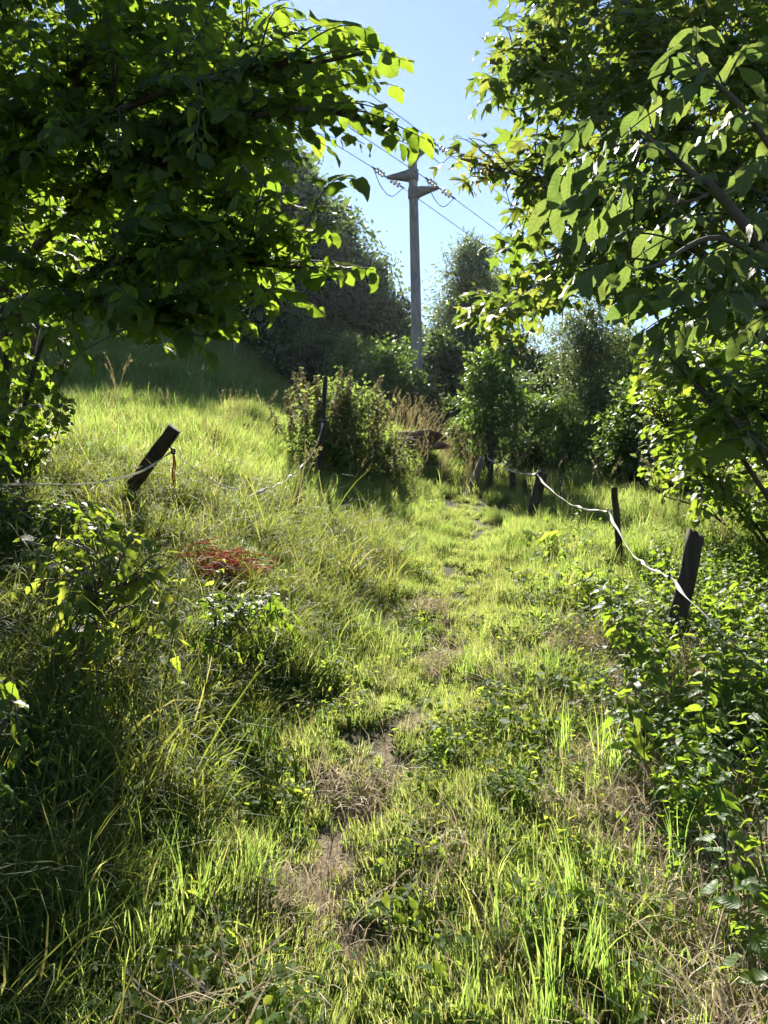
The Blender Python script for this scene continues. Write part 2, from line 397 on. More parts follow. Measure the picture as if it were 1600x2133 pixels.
def split_leaves(pos, size, count=300, cell=16):
    """indices of the leaves that show largest: in the frame, the front one of each picture cell"""
    px, py, D = project(pos)
    ok = (px > 2) & (px < 1598) & (py > 2) & (py < 2131)
    idx = np.nonzero(ok)[0]
    key = (px[idx] // cell).astype(int) * 1000 + (py[idx] // cell).astype(int)
    order = np.argsort(D[idx]); idx, key = idx[order], key[order]
    _, first = np.unique(key, return_index=True)
    front = idx[first]
    s = size[front] / D[front]
    return front[np.argsort(-s)[:count]]

def leaf_objects(tpl, pos, R, size, mat, parent, name='leaf', shared=None):
    tvs = tpl[0] if tpl[0].ndim == 3 else tpl[0][None]
    ms = shared or [make_mesh(name, t, tpl[1], mat, tpl[2]) for t in tvs]
    inv = parent.matrix_world.inverted() if parent else Matrix()
    for k in range(len(pos)):
        o = bpy.data.objects.new(name, ms[(k * 7 + int(pos[k][0] * 1000)) % len(ms)]); col.objects.link(o)
        o.parent = parent
        m3 = Matrix((R[k] * size[k]).tolist()).to_4x4(); m3.translation = Vector(pos[k])
        o.matrix_local = m3          # parents of leaves stay at the world origin
    return ms

# ------------------------------------------------------------------ trees whose leaves can be told apart
def poly_sample(poly, n, rng):
    poly = np.asarray(poly, float); lo, hi = poly.min(0), poly.max(0); out = []
    while len(out) < n:
        p = lo + rng.random(2) * (hi - lo); x, y = p
        a, b = poly, np.roll(poly, -1, 0)
        c = ((a[:, 1] > y) != (b[:, 1] > y)) & (x < (b[:, 0] - a[:, 0]) * (y - a[:, 1]) / (b[:, 1] - a[:, 1] + 1e-9) + a[:, 0])
        if c.sum() % 2: out.append(p)
    return np.array(out)

def sprays(targets, outward, branches, rng, leaf_len, spacing, spray_len, droop=.3, up_jit=.35, sag=.12, size_jit=.30, side_w=.8, petiole=.25):
    """leafy twigs that end at the targets; returns twig polylines and leaf placement"""
    bp = np.vstack([b[0] for b in branches]); bt = np.vstack([norm(np.gradient(b[0], axis=0)) for b in branches])
    tw = []; pos = []; dr = []; up = []; sz = []
    for k in range(len(targets)):
        T = targets[k]; o = outward[k]
        dist = np.linalg.norm(bp - (T - o * spray_len * .8), axis=1)
        j = int(np.argmin(dist)); A = bp[j]; L = np.linalg.norm(T - A)
        C = A + bt[j] * L * .35 + np.array([0, 0, .1 * L]); C2 = T - o * L * .3 + np.array([0, 0, sag * L])
        t = np.linspace(0, 1, 9)[:, None]
        pl = (1 - t) ** 3 * A + 3 * (1 - t) ** 2 * t * C + 3 * (1 - t) * t * t * C2 + t ** 3 * T
        tw.append(pl)
        seg = np.r_[0, np.cumsum(np.linalg.norm(np.diff(pl, axis=0), axis=1))]
        tot = seg[-1]; ln = min(spray_len, tot)
        ss = np.arange(tot, tot - ln, -spacing)
        pts = np.stack([np.interp(ss, seg, pl[:, c]) for c in range(3)], -1)
        tg = norm(np.stack([np.interp(ss - .02, seg, pl[:, c]) for c in range(3)], -1) - np.stack([np.interp(ss - .06, seg, pl[:, c]) for c in range(3)], -1) + 1e-6)
        side = norm(np.cross(tg, np.array([0, 0, 1.0])))
        sg = np.where(np.arange(len(ss)) % 2 == 0, 1, -1)[:, None].astype(float)
        w = np.full((len(ss), 1), side_w); w[0] = .15
        d = norm(tg * .55 + side * sg * w + np.array([0, 0, -1.0]) * (droop + rng.normal(0, .18, (len(ss), 1))) + rng.normal(0, .16, (len(ss), 3)))
        pos.append(pts + d * leaf_len * petiole); dr.append(d)
        up.append(norm(np.array([0, 0, 1.0]) + rng.normal(0, up_jit, (len(ss), 3))))
        sz.append(leaf_len * (1 + rng.normal(0, size_jit, len(ss))).clip(.5, 1.5) * np.interp(np.arange(len(ss)), [0, 2, 99], [.8, 1, 1]))
    return tw, np.vstack(pos), np.vstack(dr), np.vstack(up), np.concatenate(sz)

def near_tree(name, label, cat, stems, targets, outward, tpl, mat, bark, rng, leaf_len, spacing, spray_len, n_objects=300, twig_r=.0035, group=None, cell=16, **kw):
    """stems: list of (control points, base radius, tip radius)"""
    root = tag(empty(name), label, cat, group)
    br = []
    for pts, r0, r1 in stems:
        c = curve(pts, 26); br.append((c, np.linspace(1, 0, 26) ** .8 * (r0 - r1) + r1))
    mb = MB(); mb.tube(br[0][0], br[0][1], 9)
    trunk = obj('trunk', mb.mesh('trunk', bark), root)
    for c, r in br[1:]:
        mb = MB(); mb.tube(c, r, 7); obj('branch', mb.mesh('branch', bark), trunk)
    tw, pos, dr, up, sz = sprays(targets, outward, br, rng, leaf_len, spacing, spray_len, **kw)
    R = frames(dr, up); var = rng.random(len(pos))
    mb = MB()
    for pl in tw: mb.tube(pl, np.linspace(twig_r * 1.8, twig_r * .5, len(pl)), 4, False)
    big = split_leaves(pos, sz, n_objects, cell)
    rest = np.setdiff1d(np.arange(len(pos)), big)
    crown = obj('crown', scatter_mesh('crown', tpl, pos[rest], R[rest], sz[rest], mat, var[rest]), root); crown['kind'] = 'stuff'
    tg = obj('twigs', mb.mesh('twigs', bark), root); tg['kind'] = 'stuff'
    leaf_objects(tpl, pos[big], R[big], sz[big], mat, crown)
    return root, (pos, dr, up, sz)

def targets_from(poly, n, d0, d1, rng, power=1.0):
    p = poly_sample(poly, n, rng); D = d0 + (d1 - d0) * rng.random(n) ** power
    return np.stack([(p[:, 0] - 800) / FPX * D, D, EYE + (1066 - p[:, 1]) / FPX * D], -1)

def outward_from(T, c, flat=.5, rng=None, jit=.25):
    o = T - c; o[:, 2] *= flat
    return norm(norm(o) + rng.normal(0, jit, o.shape) * np.array([1, 1, .5]))

def gz(x, y): return float(H(x, y))

# --- hazel on the near left bank
rng = np.random.default_rng(21)
hb = np.array([-3.3, 6.2, gz(-3.3, 6.2)])
HZ_MAIN = [(-260, -160), (540, -160), (620, 20), (760, 60), (840, 120), (790, 170), (740, 220), (790, 250), (840, 285), (700, 300), (600, 310), (580, 420), (640, 470), (560, 540), (660, 570), (560, 600), (480, 660), (360, 690), (240, 640), (120, 660), (-260, 700)]
HZ_TOP = [(-260, -160), (500, -160), (560, 60), (520, 300), (420, 420), (200, 420), (-260, 420)]
HZ_LOW = [(-260, 600), (110, 660), (190, 720), (150, 800), (130, 900), (60, 980), (20, 1060), (-260, 1080)]
T1 = targets_from(HZ_MAIN, 330, 3.4, 5.9, rng, 1.0)
T2 = targets_from(HZ_TOP, 240, 3.6, 6.0, rng)
T3 = targets_from(HZ_LOW, 84, 4.2, 7.2, rng)
T4 = targets_from([(380, 250), (620, 270), (600, 420), (660, 470), (600, 540), (680, 570), (560, 610), (470, 670), (350, 700), (240, 660), (250, 400)], 130, 3.2, 4.6, rng)
edge = np.array([P(*q) for q in [(845, 125, 3.1), (770, 62, 3.1), (700, 100, 3.3), (820, 238, 3.2), (885, 288, 3.1), (850, 300, 3.2), (740, 372, 3.2), (735, 470, 3.4), (780, 562, 3.5), (700, 552, 3.4), (605, 605, 3.4), (515, 680, 3.6), (440, 735, 3.4), (390, 700, 3.5), (300, 660, 3.3), (275, 640, 3.2), (620, 20, 3.0), (660, 640, 4.0), (520, 600, 3.3), (560, 560, 3.6), (190, 760, 4), (130, 860, 4), (800, 90, 3.3), (730, 55, 3.4), (680, 140, 3.3), (760, 150, 3.5), (830, 180, 3.6), (720, 210, 3.4), (770, 235, 3.5), (640, 200, 3.5), (760, 300, 3.4), (690, 310, 3.5), (630, 330, 3.6), (650, 420, 3.6), (690, 480, 3.7), (620, 500, 3.5), (730, 570, 3.7), (660, 560, 3.6), (610, 540, 3.8), (560, 640, 3.7), (470, 640, 3.5), (500, 690, 3.9), (420, 690, 3.7), (350, 720, 3.8), (320, 700, 3.5), (240, 690, 3.6), (260, 610, 3.2), (150, 700, 3.8), (90, 760, 4.2)]])
T = np.vstack([T1, T2, T3, T4, edge])
O = outward_from(T, hb + np.array([0.4, -.3, 2.2]), .35, rng)
O[-len(edge):] = norm(np.array([[.93, -.30, -.12]]) + rng.normal(0, .1, (len(edge), 3)))
def stem_to(b, mids, tip, r0, r1=.006): return ([b] + mids + [tip], r0, r1)
hz_stems = [
    stem_to(hb + [0, 0, -.2], [hb + [.1, -.2, 1.5], P(120, 250, 5.0)], P(330, -150, 4.2), .055),
    stem_to(hb + [.1, .05, -.2], [hb + [.4, -.5, 1.3], P(300, 330, 4.4), P(600, 230, 3.6)], P(830, 270, 3.2), .04),
    stem_to(hb + [.1, -.1, -.2], [hb + [.5, -.8, 1.1], P(330, 560, 4.2)], P(720, 560, 3.5), .034),
    stem_to(hb + [0, -.1, -.2], [hb + [.3, -.9, .9], P(150, 640, 4.4)], P(420, 700, 3.5), .03),
    stem_to(hb + [-.1, -.1, -.2], [hb + [.1, -.9, 1.6], P(250, 230, 4.0)], P(760, 110, 3.2), .04),
    stem_to(hb + [-.1, .1, -.2], [hb + [-.3, -.5, 1.8], P(-50, 100, 4.6)], P(100, -150, 3.6), .045),
    stem_to(hb + [.15, .1, -.2], [hb + [.5, .1, 1.2]], P(140, 760, 5.6), .025),
    stem_to(hb + [.0, .2, -.2], [hb + [-.2, .3, 2.2]], P(60, 60, 6.4), .045),
    stem_to(hb + [-.1, -.2, -.2], [hb + [-.1, -.9, .7]], P(-60, 900, 4.6), .025),
    stem_to(hb + [.1, .1, -.2], [hb + [.4, .1, 2.4], P(250, 200, 6.0)], P(480, 120, 5.4), .04),
]
near_tree('hazel_tree', 'many-stemmed hazel with broad toothed leaves arching over the bank, backlit', 'tree', hz_stems, T, O, T_HAZEL, M['hazel'], M['bark'], rng, .072, .045, .75, droop=.26, up_jit=.30)

# --- a second, taller hazel behind it, whose crown shades the bank
rng = np.random.default_rng(25)
h2 = np.array([-4.6, 9.2, gz(-4.6, 9.2)])
T = targets_from([(-260, 390), (420, 380), (520, 400), (540, 460), (500, 560), (360, 610), (200, 580), (-260, 560)], 140, 6.6, 9.4, rng)
O = outward_from(T, h2 + np.array([.3, 0, 2.5]), .35, rng)
near_tree('hazel_tree', 'taller hazel rooted higher on the bank, its crown shading the slope behind the arching one', 'tree', [
    stem_to(h2 + [0, 0, -.2], [h2 + [.2, -.1, 2.2], P(150, 300, 8.6)], P(300, -100, 8.0), .075),
    stem_to(h2 + [.1, 0, -.2], [h2 + [.6, -.3, 2.0], P(250, 420, 8.2)], P(500, 330, 7.6), .05),
    stem_to(h2 + [.1, .1, -.2], [h2 + [.5, .2, 1.8], P(250, 500, 8.8)], P(470, 520, 8.6), .045),
    stem_to(h2 + [-.1, 0, -.2], [h2 + [-.2, -.4, 2.4], P(0, 250, 7.6)], P(60, -100, 7.0), .05),
    stem_to(h2 + [0, -.1, -.2], [h2 + [.5, -.7, 1.9], P(200, 250, 7.6)], P(480, 80, 7.2), .05)],
    T, O, T_HAZEL, M['hazel'], M['bark'], rng, .10, .075, .9, n_objects=60, droop=.28, up_jit=.30)

# --- maple on the right of the path
rng = np.random.default_rng(22)
mbp = np.array([4.4, 6.6, gz(4.4, 6.6)])
MP_MAIN = [(1010, 70), (1090, -140), (1850, -140), (1850, 700), (1320, 690), (1180, 610), (1100, 690), (1010, 690), (960, 650), (1060, 560), (1040, 500), (1120, 430), (1000, 370), (960, 320), (1080, 290), (1010, 180)]
T1 = targets_from(MP_MAIN, 680, 4.6, 7.2, rng)
edge = np.array([P(*q) for q in [(1000, 160, 5.2), (1010, 100, 5.4), (1060, 60, 5.4), (1000, 215, 5.2), (935, 290, 5.0), (930, 330, 5.0), (945, 385, 5.0), (990, 365, 5.1), (970, 290, 5.0), (1065, 480, 5.4), (1020, 500, 5.2), (1090, 430, 5.4), (945, 620, 7.0), (940, 670, 7.0), (1000, 640, 7.2), (1075, 730, 7.0), (1050, 690, 7.2), (1010, 715, 7.1), (980, 600, 7.2), (1100, 640, 7.3), (960, 645, 7.4), (1030, 660, 7.5), (1080, 690, 7.4), (1040, 620, 7.6), (1000, 680, 7.6)]])
T = np.vstack([T1, edge])
O = outward_from(T, mbp + np.array([0, 0, 2.6]), .4, rng)
O[-len(edge):] = norm(np.array([[-.9, -.3, -.1]]) + rng.normal(0, .12, (len(edge), 3)))
mp_stems = [
    stem_to(mbp + [0, 0, -.2], [mbp + [-.1, -.1, 1.6], mbp + [-.2, -.2, 3.2]], mbp + [-.5, -.4, 6.0], .11, .02),
    stem_to(mbp + [-.1, -.1, 1.5], [P(1450, 520, 6.0), P(1200, 400, 5.6)], P(960, 330, 5.0), .045),
    stem_to(mbp + [-.1, -.1, 1.3], [P(1500, 640, 6.0), P(1250, 560, 6.4)], P(1000, 640, 7.2), .04),
    stem_to(mbp + [-.15, -.15, 2.4], [P(1480, 300, 6.0), P(1250, 180, 5.6)], P(1020, 130, 5.3), .045),
    stem_to(mbp + [-.15, -.15, 3.0], [P(1500, 120, 6.0)], P(1150, -60, 5.6), .04),
    stem_to(mbp + [-.1, -.1, 1.9], [P(1600, 420, 5.2)], P(1420, 420, 4.7), .035),
    stem_to(mbp + [-.15, -.15, 3.0], [P(1650, 200, 5.2)], P(1450, 130, 4.8), .035),
]
mroot, ml = near_tree('maple_tree', 'broad maple with lobed leaves and hanging winged seeds beside the fence', 'tree', mp_stems, T, O, T_MAPLE, M['maple'], M['bark_pale'], rng, .125, .075, .62, droop=.38, up_jit=.35, petiole=.35)
def maple_keys():
    rng = np.random.default_rng(4); pos = []; d = []
    for q in [(1075, 740, 7.0), (1085, 725, 7.0), (1030, 655, 7.1), (1060, 690, 7.2), (1020, 335, 5.0), (985, 380, 5.0), (1000, 340, 5.0), (1250, 200, 4.8)]:
        c = P(*q)
        for k in range(16):
            pos.append(c + rng.normal(0, .035, 3)); d.append(np.array([rng.normal(0, .5), rng.normal(0, .5), -1]))
    pos, d = np.array(pos), np.array(d)
    o = obj('seed_keys', scatter_mesh('seed_keys', T_NARROW, pos, frames(d, norm(rng.normal(0, 1, d.shape))), np.full(len(pos), .045), M['maple_key'], rng.random(len(pos))), mroot)
    o['kind'] = 'stuff'; o['label'] = 'pale yellow bunches of winged maple seeds'
maple_keys()

# --- elder reaching in close by on the right
rng = np.random.default_rng(23)
def elder():
    eb = np.array([2.1, 2.75, gz(2.1, 2.75)])
    root = tag(empty('elder_bush'), 'elder with large smooth compound leaves leaning in over the nettles', 'bush')
    stems = [([eb + [0, 0, -.2], eb + [-.1, -.1, 1.2], P(1560, 480, 2.3), P(1440, 360, 2.25)], P(1330, 270, 2.2), .03),
             ([eb + [0, 0, .9], P(1600, 560, 2.2)], P(1330, 560, 2.1), .016),
             ([eb + [0, 0, 1.3], P(1620, 330, 2.4)], P(1450, 130, 2.4), .016),
             ([eb + [.05, .05, .8], P(1700, 700, 2.3)], P(1420, 660, 2.1), .014)]
    br = []
    for k, (pts, tip, r0) in enumerate(stems):
        c = curve(list(pts) + [tip], 24); r = np.linspace(r0, .004, 24); br.append((c, r))
        mb = MB(); mb.tube(c, r, 7)
        if k == 0: trunk = obj('trunk', mb.mesh('trunk', M['bark_pale']), root)
        else: obj('branch', mb.mesh('branch', M['bark_pale']), trunk)
    tips = [(1210, 400, 2.15), (1240, 500, 2.1), (1205, 570, 2.1), (1180, 350, 2.3), (1330, 300, 2.1), (1400, 380, 2.2), (1300, 440, 2.3), (1420, 450, 2.0), (1330, 620, 2.0), (1400, 590, 2.05), (1500, 620, 2.0),
            (1460, 540, 2.2), (1560, 530, 2.1), (1380, 710, 1.95), (1340, 690, 2.05), (1450, 660, 2.2), (1550, 690, 2.2), (1400, 200, 2.4), (1330, 230, 2.5), (1480, 140, 2.4), (1520, 240, 2.3), (1560, 340, 2.2),
            (1500, 400, 2.4), (1590, 440, 2.1), (1250, 330, 2.5), (1290, 380, 2.2), (1230, 450, 2.4), (1150, 420, 2.5), (1160, 300, 2.6), (1440, 300, 2.4), (1590, 200, 2.4), (1570, 90, 2.5), (1450, 60, 2.6), (1390, 120, 2.6), (1530, 480, 2.35), (1620, 600, 2.2), (1360, 480, 2.4), (1270, 580, 2.3)]
    bp = np.vstack([b[0] for b in br]); mb = MB(); pos = []; dr = []; up = []; sz = []
    for q in tips:
        T = P(*q); A = bp[np.argmin(np.linalg.norm(bp - (T + np.array([.22, .05, .05])), axis=1))]
        C = (A + T) / 2 + np.array([0, 0, .10 * np.linalg.norm(T - A) + .03])
        t = np.linspace(0, 1, 8)[:, None]; pl = (1 - t) ** 2 * A + 2 * (1 - t) * t * C + t * t * T
        mb.tube(pl, np.linspace(.0035, .0015, 8), 5, False)
        tg = norm(pl[-1] - pl[-3]); side = norm(np.cross(tg, [0, 0, 1.0])); n3 = np.cross(side, tg)
        L = .092 * (1 + rng.normal(0, .16)); seg = np.linalg.norm(T - A)
        u = norm(np.array([0, 0, 1.0]) + rng.normal(0, .45, 3) + np.array([0, .25, 0]))
        pos.append(T); dr.append(norm(tg + [0, 0, -.45])); up.append(u); sz.append(L * 1.12)
        for kk, back in enumerate((.02, .075, .13)):
            if back > seg - .03: continue
            b = T - tg * back
            for sgn in (-1, 1):
                d = norm(tg * .45 + side * sgn * .8 + np.array([0, 0, -.42 + rng.normal(0, .12)]) + rng.normal(0, .08, 3))
                pos.append(b + d * .006); dr.append(d); up.append(norm(u + rng.normal(0, .15, 3))); sz.append(L * (1 - .06 * kk + rng.normal(0, .06)))
    pos, dr, up, sz = map(np.array, (pos, dr, up, sz))
    leafstalk = obj('leaf_stalks', mb.mesh('leaf_stalks', M['stem']), root); leafstalk['kind'] = 'stuff'
    crown = obj('crown', scatter_mesh('crown', T_ELDER6, pos[300:], frames(dr[300:], up[300:]), sz[300:], M['elder'], rng.random(len(pos) - 300)) if len(pos) > 300 else mb.mesh('crown', M['stem']), root)
    crown['kind'] = 'stuff'
    leaf_objects(T_ELDER6, pos[:300], frames(dr, up)[:300], sz[:300], M['elder'], crown)
elder()

# --- bushes that close the right side behind the fence
rng = np.random.default_rng(24)
def side_bush(name, label, base, poly, n, d0, d1, tpl, mat, leaf, seed, nobj=120, spacing=.05, spray=.55, droop=.3, stem_r=.018):
    rng = np.random.default_rng(seed)
    b = np.array([base[0], base[1], gz(*base)])
    T = targets_from(poly, n, d0, d1, rng)
    T[:, 2] = np.maximum(T[:, 2], H(T[:, 0], T[:, 1]) + .15)
    O = outward_from(T, b + np.array([0, 0, .8]), .5, rng)
    st = []
    for k in range(8):
        tip = T[rng.integers(len(T))]; sp = np.linalg.norm(tip - b); mid = (b + tip) / 2 + np.array([rng.normal(0, .07), rng.normal(0, .07), .12]) * sp
        st.append(([b + np.array([rng.normal(0, .12), rng.normal(0, .12), -.08]), mid, tip], stem_r, .3 * stem_r))
    near_tree(name, label, 'bush', st, T, O, tpl, mat, M['bark'], rng, leaf, spacing, spray, nobj, .003, cell=14, droop=droop, up_jit=.4)
side_bush('hazel_bush', 'dense bright-leaved bush closing off the slope behind the nettles', (4.0, 7.6), [(1340, 690), (1900, 600), (1900, 1140), (1520, 1130), (1400, 1060), (1330, 980), (1310, 820)], 560, 6.4, 9.6, T_BUSH6, M['bush'], .085, 31)
side_bush('young_maple_bush', 'lobed-leaved young maple growing under the elder branches', (2.9, 4.0), [(1370, 720), (1480, 690), (1640, 700), (1700, 860), (1480, 930), (1360, 900)], 34, 3.5, 4.4, T_MAPLE, M['bush'], .135, 32, 150, .075, .45)
side_bush('bank_bush', 'leafy bush at the foot of the hazel stems on the bank', (-3.3, 6.9), [(-250, 760), (60, 740), (170, 830), (120, 930), (60, 1010), (-250, 1050)], 110, 5.6, 7.4, T_BUSH6, M['bush'], .075, 33, 100)

side_bush('bramble_bush', 'pale-leaved bramble bush lit from behind in the hollow of the bank', (-1.55, 3.5), [(60, 1120), (180, 1060), (330, 1080), (370, 1180), (330, 1330), (120, 1340), (40, 1240)], 50, 3.0, 3.9, T_NETTLE, M['nettle_pale'], .075, 34, 200, .05, .35, stem_r=.005)
side_bush('bramble_bush', 'low bramble bush in the shade below the orange twine', (-1.0, 4.2), [(400, 1250), (520, 1235), (620, 1260), (610, 1350), (460, 1380), (380, 1310)], 60, 3.6, 4.4, T_NETTLE, M['nettle'], .05, 35, 160, .04, .3, stem_r=.004)
side_bush('bramble_bush', 'dark bramble bush at the foot of the leaning round post', (-2.5, 5.2), [(-60, 1040), (120, 1030), (240, 1070), (230, 1180), (60, 1200), (-80, 1180)], 110, 4.4, 5.8, T_BUSH6, M['bush'], .065, 36, 120, .045, .4, stem_r=.006)
side_bush('bramble_bush', 'straggling bramble bush beside the low nettles in the long grass', (-1.5, 2.5), [(-120, 1380), (40, 1400), (90, 1540), (60, 1700), (-120, 1700)], 34, 2.2, 2.9, T_NETTLE, M['bush'], .05, 37, 120, .04, .3, stem_r=.004)

# ------------------------------------------------------------------ far trees: trunk, limbs and leaf clumps
def far_tree(name, label, cat, x, y, height, width, n, leaf, mat, seed, crown_from=.12, shape='round', group=None, tpl=T_FAR, bark='bark', clump=.42, nblob=16, lean=0.0, droop=.4, shell=.55):
    rng = np.random.default_rng(seed)
    z0 = gz(x, y); b = np.array([x, y, z0])
    root = tag(empty(name, b), label, cat, group)
    mb = MB()
    tp = np.array([[0, 0, -.3], [lean * .2, 0, height * .3], [lean * .6, .05, height * .65], [lean, 0, height * .96]])
    r0 = max(.03, height * .013)
    tc = curve(tp, 12); mb.tube(tc, np.linspace(r0, r0 * .12, 12), 7)
    h0 = height * crown_from; C = []; Rr = []
    for k in range(nblob):
        t = (k + rng.random()) / nblob
        prof = {'round': math.sin(math.pi * (0.12 + .80 * t)) ** .7, 'cone': (1 - t) ** .75 + .06, 'column': .75 * math.sin(math.pi * (.1 + .82 * t)) ** .4}[shape]
        w = width * .5 * prof; a = rng.random() * 6.283; rr = w * .62 * math.sqrt(rng.random())
        zc = h0 + (height - h0) * (.06 + .90 * t)
        C.append([math.cos(a) * rr + lean * t, math.sin(a) * rr, zc]); s = w * (.42 + .25 * rng.random()) + .12 * width * .3
        Rr.append([s, s, s * (.75 if shape != 'column' else 1.2)])
    C, Rr = np.array(C), np.array(Rr)
    for c in C:
        j = int(np.clip(c[2] / height * 10 - 2, 1, 10)); a = tc[j]
        mid = (a + c) / 2 + [0, 0, .06 * height]
        mb.tube(curve([a, mid, c], 6), np.linspace(r0 * .35, r0 * .06, 6), 5, False)
    obj('trunk', mb.mesh('trunk', M[bark]), root)
    wgt = Rr[:, 0] ** 2; wgt /= wgt.sum()
    per = 26; nc = n // per
    bi = rng.choice(nblob, nc, p=wgt)
    dirs = norm(rng.normal(0, 1, (nc, 3))); rad = (shell + (1 - shell) * rng.random(nc)) * (1 + .18 * rng.normal(0, 1, nc)) * np.where(rng.random(nc) < .16, 1.15 + .35 * rng.random(nc), 1)
    cc = C[bi] + dirs * Rr[bi] * rad[:, None]
    cs = clump * (.5 + 1.0 * rng.random(nc)) * width * .17
    pos = np.repeat(cc, per, 0) + rng.normal(0, 1, (nc * per, 3)) * np.repeat(cs, per)[:, None] * np.array([1, 1, .6])
    pos[:, 2] = np.maximum(pos[:, 2], .05)
    d = norm(np.repeat(dirs, per, 0) * .6 + rng.normal(0, .6, pos.shape) + [0, 0, -droop])
    up = norm(np.array([0, 0, 1.0]) + rng.normal(0, .55, pos.shape))
    var = np.clip(np.repeat(rng.random(nc), per) * .7 + .3 * rng.random(len(pos)), 0, 1)
    crown = obj('crown', scatter_mesh('crown', tpl, pos, frames(d, up), leaf * 1.15 * (.5 + 1.0 * rng.random(len(pos))), M[mat], var), root)
    crown['kind'] = 'stuff'
    return root

def fx(px, D): return (px - 800) / FPX * D
def ht(px, py, D): return EYE + (1066 - py) / FPX * D - gz(fx(px, D), D)      # height of a tree whose top shows there

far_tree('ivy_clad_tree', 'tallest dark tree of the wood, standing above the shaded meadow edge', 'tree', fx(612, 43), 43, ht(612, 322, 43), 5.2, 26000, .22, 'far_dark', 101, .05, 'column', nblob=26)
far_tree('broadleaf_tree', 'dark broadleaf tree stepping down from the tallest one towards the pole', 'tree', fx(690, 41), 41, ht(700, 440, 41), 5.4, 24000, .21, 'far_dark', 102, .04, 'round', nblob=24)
far_tree('broadleaf_tree', 'rounded dark tree at the wood edge between the stepped tree and the lowest one', 'tree', fx(752, 38), 38, ht(752, 525, 38), 4.6, 21000, .19, 'far', 103, .04, 'round', nblob=22)
far_tree('broadleaf_tree', 'low rounded tree of the wood edge closest to the concrete pole', 'tree', fx(805, 36), 36, ht(805, 600, 36), 3.6, 17000, .18, 'far', 104, .03, 'round', nblob=20)
far_tree('bare_topped_tree', 'thin twiggy half-bare treetop beside the tallest dark tree', 'tree', fx(688, 44), 44, ht(688, 375, 44), 2.0, 1300, .10, 'far_pale', 105, .5, 'column', nblob=34)
WG = 'trees of the wood above the meadow'
k = 0
for px, top, D, w in [(585, 360, 36, 5.5), (535, 230, 37, 6.5), (475, 170, 39, 7), (415, 170, 42, 7.5), (340, 180, 46, 8.5), (260, 180, 51, 9), (170, 200, 57, 10), (70, 220, 62, 11), (-40, 220, 66, 11)]:
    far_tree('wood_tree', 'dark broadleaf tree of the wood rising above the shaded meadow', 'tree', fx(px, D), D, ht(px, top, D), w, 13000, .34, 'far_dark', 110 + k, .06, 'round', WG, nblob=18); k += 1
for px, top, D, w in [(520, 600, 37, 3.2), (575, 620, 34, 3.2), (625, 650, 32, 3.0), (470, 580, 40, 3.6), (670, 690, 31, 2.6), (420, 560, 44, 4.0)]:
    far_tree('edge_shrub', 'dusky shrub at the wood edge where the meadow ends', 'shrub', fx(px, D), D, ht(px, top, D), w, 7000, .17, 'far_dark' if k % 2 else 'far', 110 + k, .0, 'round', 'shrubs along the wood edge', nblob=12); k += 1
far_tree('hawthorn_shrub', 'fresh green shrub in front of the concrete pole foot', 'shrub', fx(812, 23), 23, ht(812, 705, 23), 2.1, 12000, .105, 'far_fresh', 131, .0, 'round', nblob=18)
far_tree('hawthorn_shrub', 'dull green shrub between the seeding nettle clump and the pole shrub', 'shrub', fx(742, 24.5), 24.5, ht(742, 690, 24.5), 1.9, 9000, .105, 'far_fresh', 132, .0, 'round', nblob=14)
far_tree('hawthorn_shrub', 'low dark shrub hiding the foot of the concrete pole', 'shrub', fx(870, 22), 22, ht(870, 775, 22), 1.6, 8000, .10, 'far', 133, .0, 'round', nblob=12)
far_tree('willow_tree', 'feathery grey-green willow just beyond the concrete pole', 'tree', fx(965, 30), 30, ht(950, 500, 30), 3.3, 26000, .16, 'far_pale', 134, .05, 'column', tpl=T_NARROW, nblob=28)
far_tree('willow_tree', 'second grey-green willow, behind the maple sprays', 'tree', fx(1035, 32), 32, ht(1035, 560, 32), 3.2, 18000, .16, 'far_pale', 135, .03, 'round', tpl=T_NARROW, nblob=20)
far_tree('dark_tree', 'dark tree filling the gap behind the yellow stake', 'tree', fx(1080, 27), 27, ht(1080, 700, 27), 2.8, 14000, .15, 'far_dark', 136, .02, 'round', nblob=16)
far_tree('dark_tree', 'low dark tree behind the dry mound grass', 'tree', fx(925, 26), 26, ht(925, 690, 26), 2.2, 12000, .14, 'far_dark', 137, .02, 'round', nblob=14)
far_tree('elm_sapling', 'slim leafy sapling on a dark stem at the end of the white tape', 'tree', fx(1022, 13.6), 13.6, ht(1022, 720, 13.6), 1.35, 4800, .07, 'far_fresh', 138, .22, 'column', nblob=26, shell=.5)
far_tree('elm_sapling', 'shorter sapling crowding the slim one by the end of the tape', 'tree', fx(985, 14.6), 14.6, ht(985, 800, 14.6), 1.0, 3600, .065, 'far_fresh', 143, .05, 'column', nblob=18, shell=.35)
far_tree('elm_sapling', 'thin sapling between the slim one and the yellow stake', 'tree', fx(1075, 15.5), 15.5, ht(1075, 770, 15.5), 1.2, 4800, .075, 'far_pale', 144, .12, 'column', tpl=T_NARROW, nblob=20, shell=.35)
far_tree('ash_tree', 'feathery young ash on a thin dark stem beyond the fence', 'tree', fx(1212, 16), 16, ht(1225, 630, 16), 2.4, 14000, .09, 'far_pale', 139, .22, 'column', tpl=T_NARROW, nblob=24)
far_tree('ash_tree', 'second young ash with darker foliage towards the bright bush', 'tree', fx(1300, 17), 17, ht(1300, 690, 17), 1.8, 12000, .085, 'far', 140, .12, 'column', tpl=T_NARROW, nblob=18)
far_tree('fresh_shrub', 'bright green shrub beside the yellow stake', 'shrub', fx(1092, 19), 19, ht(1092, 815, 19), 1.5, 8000, .095, 'far_fresh', 141, .12, 'round', nblob=12)
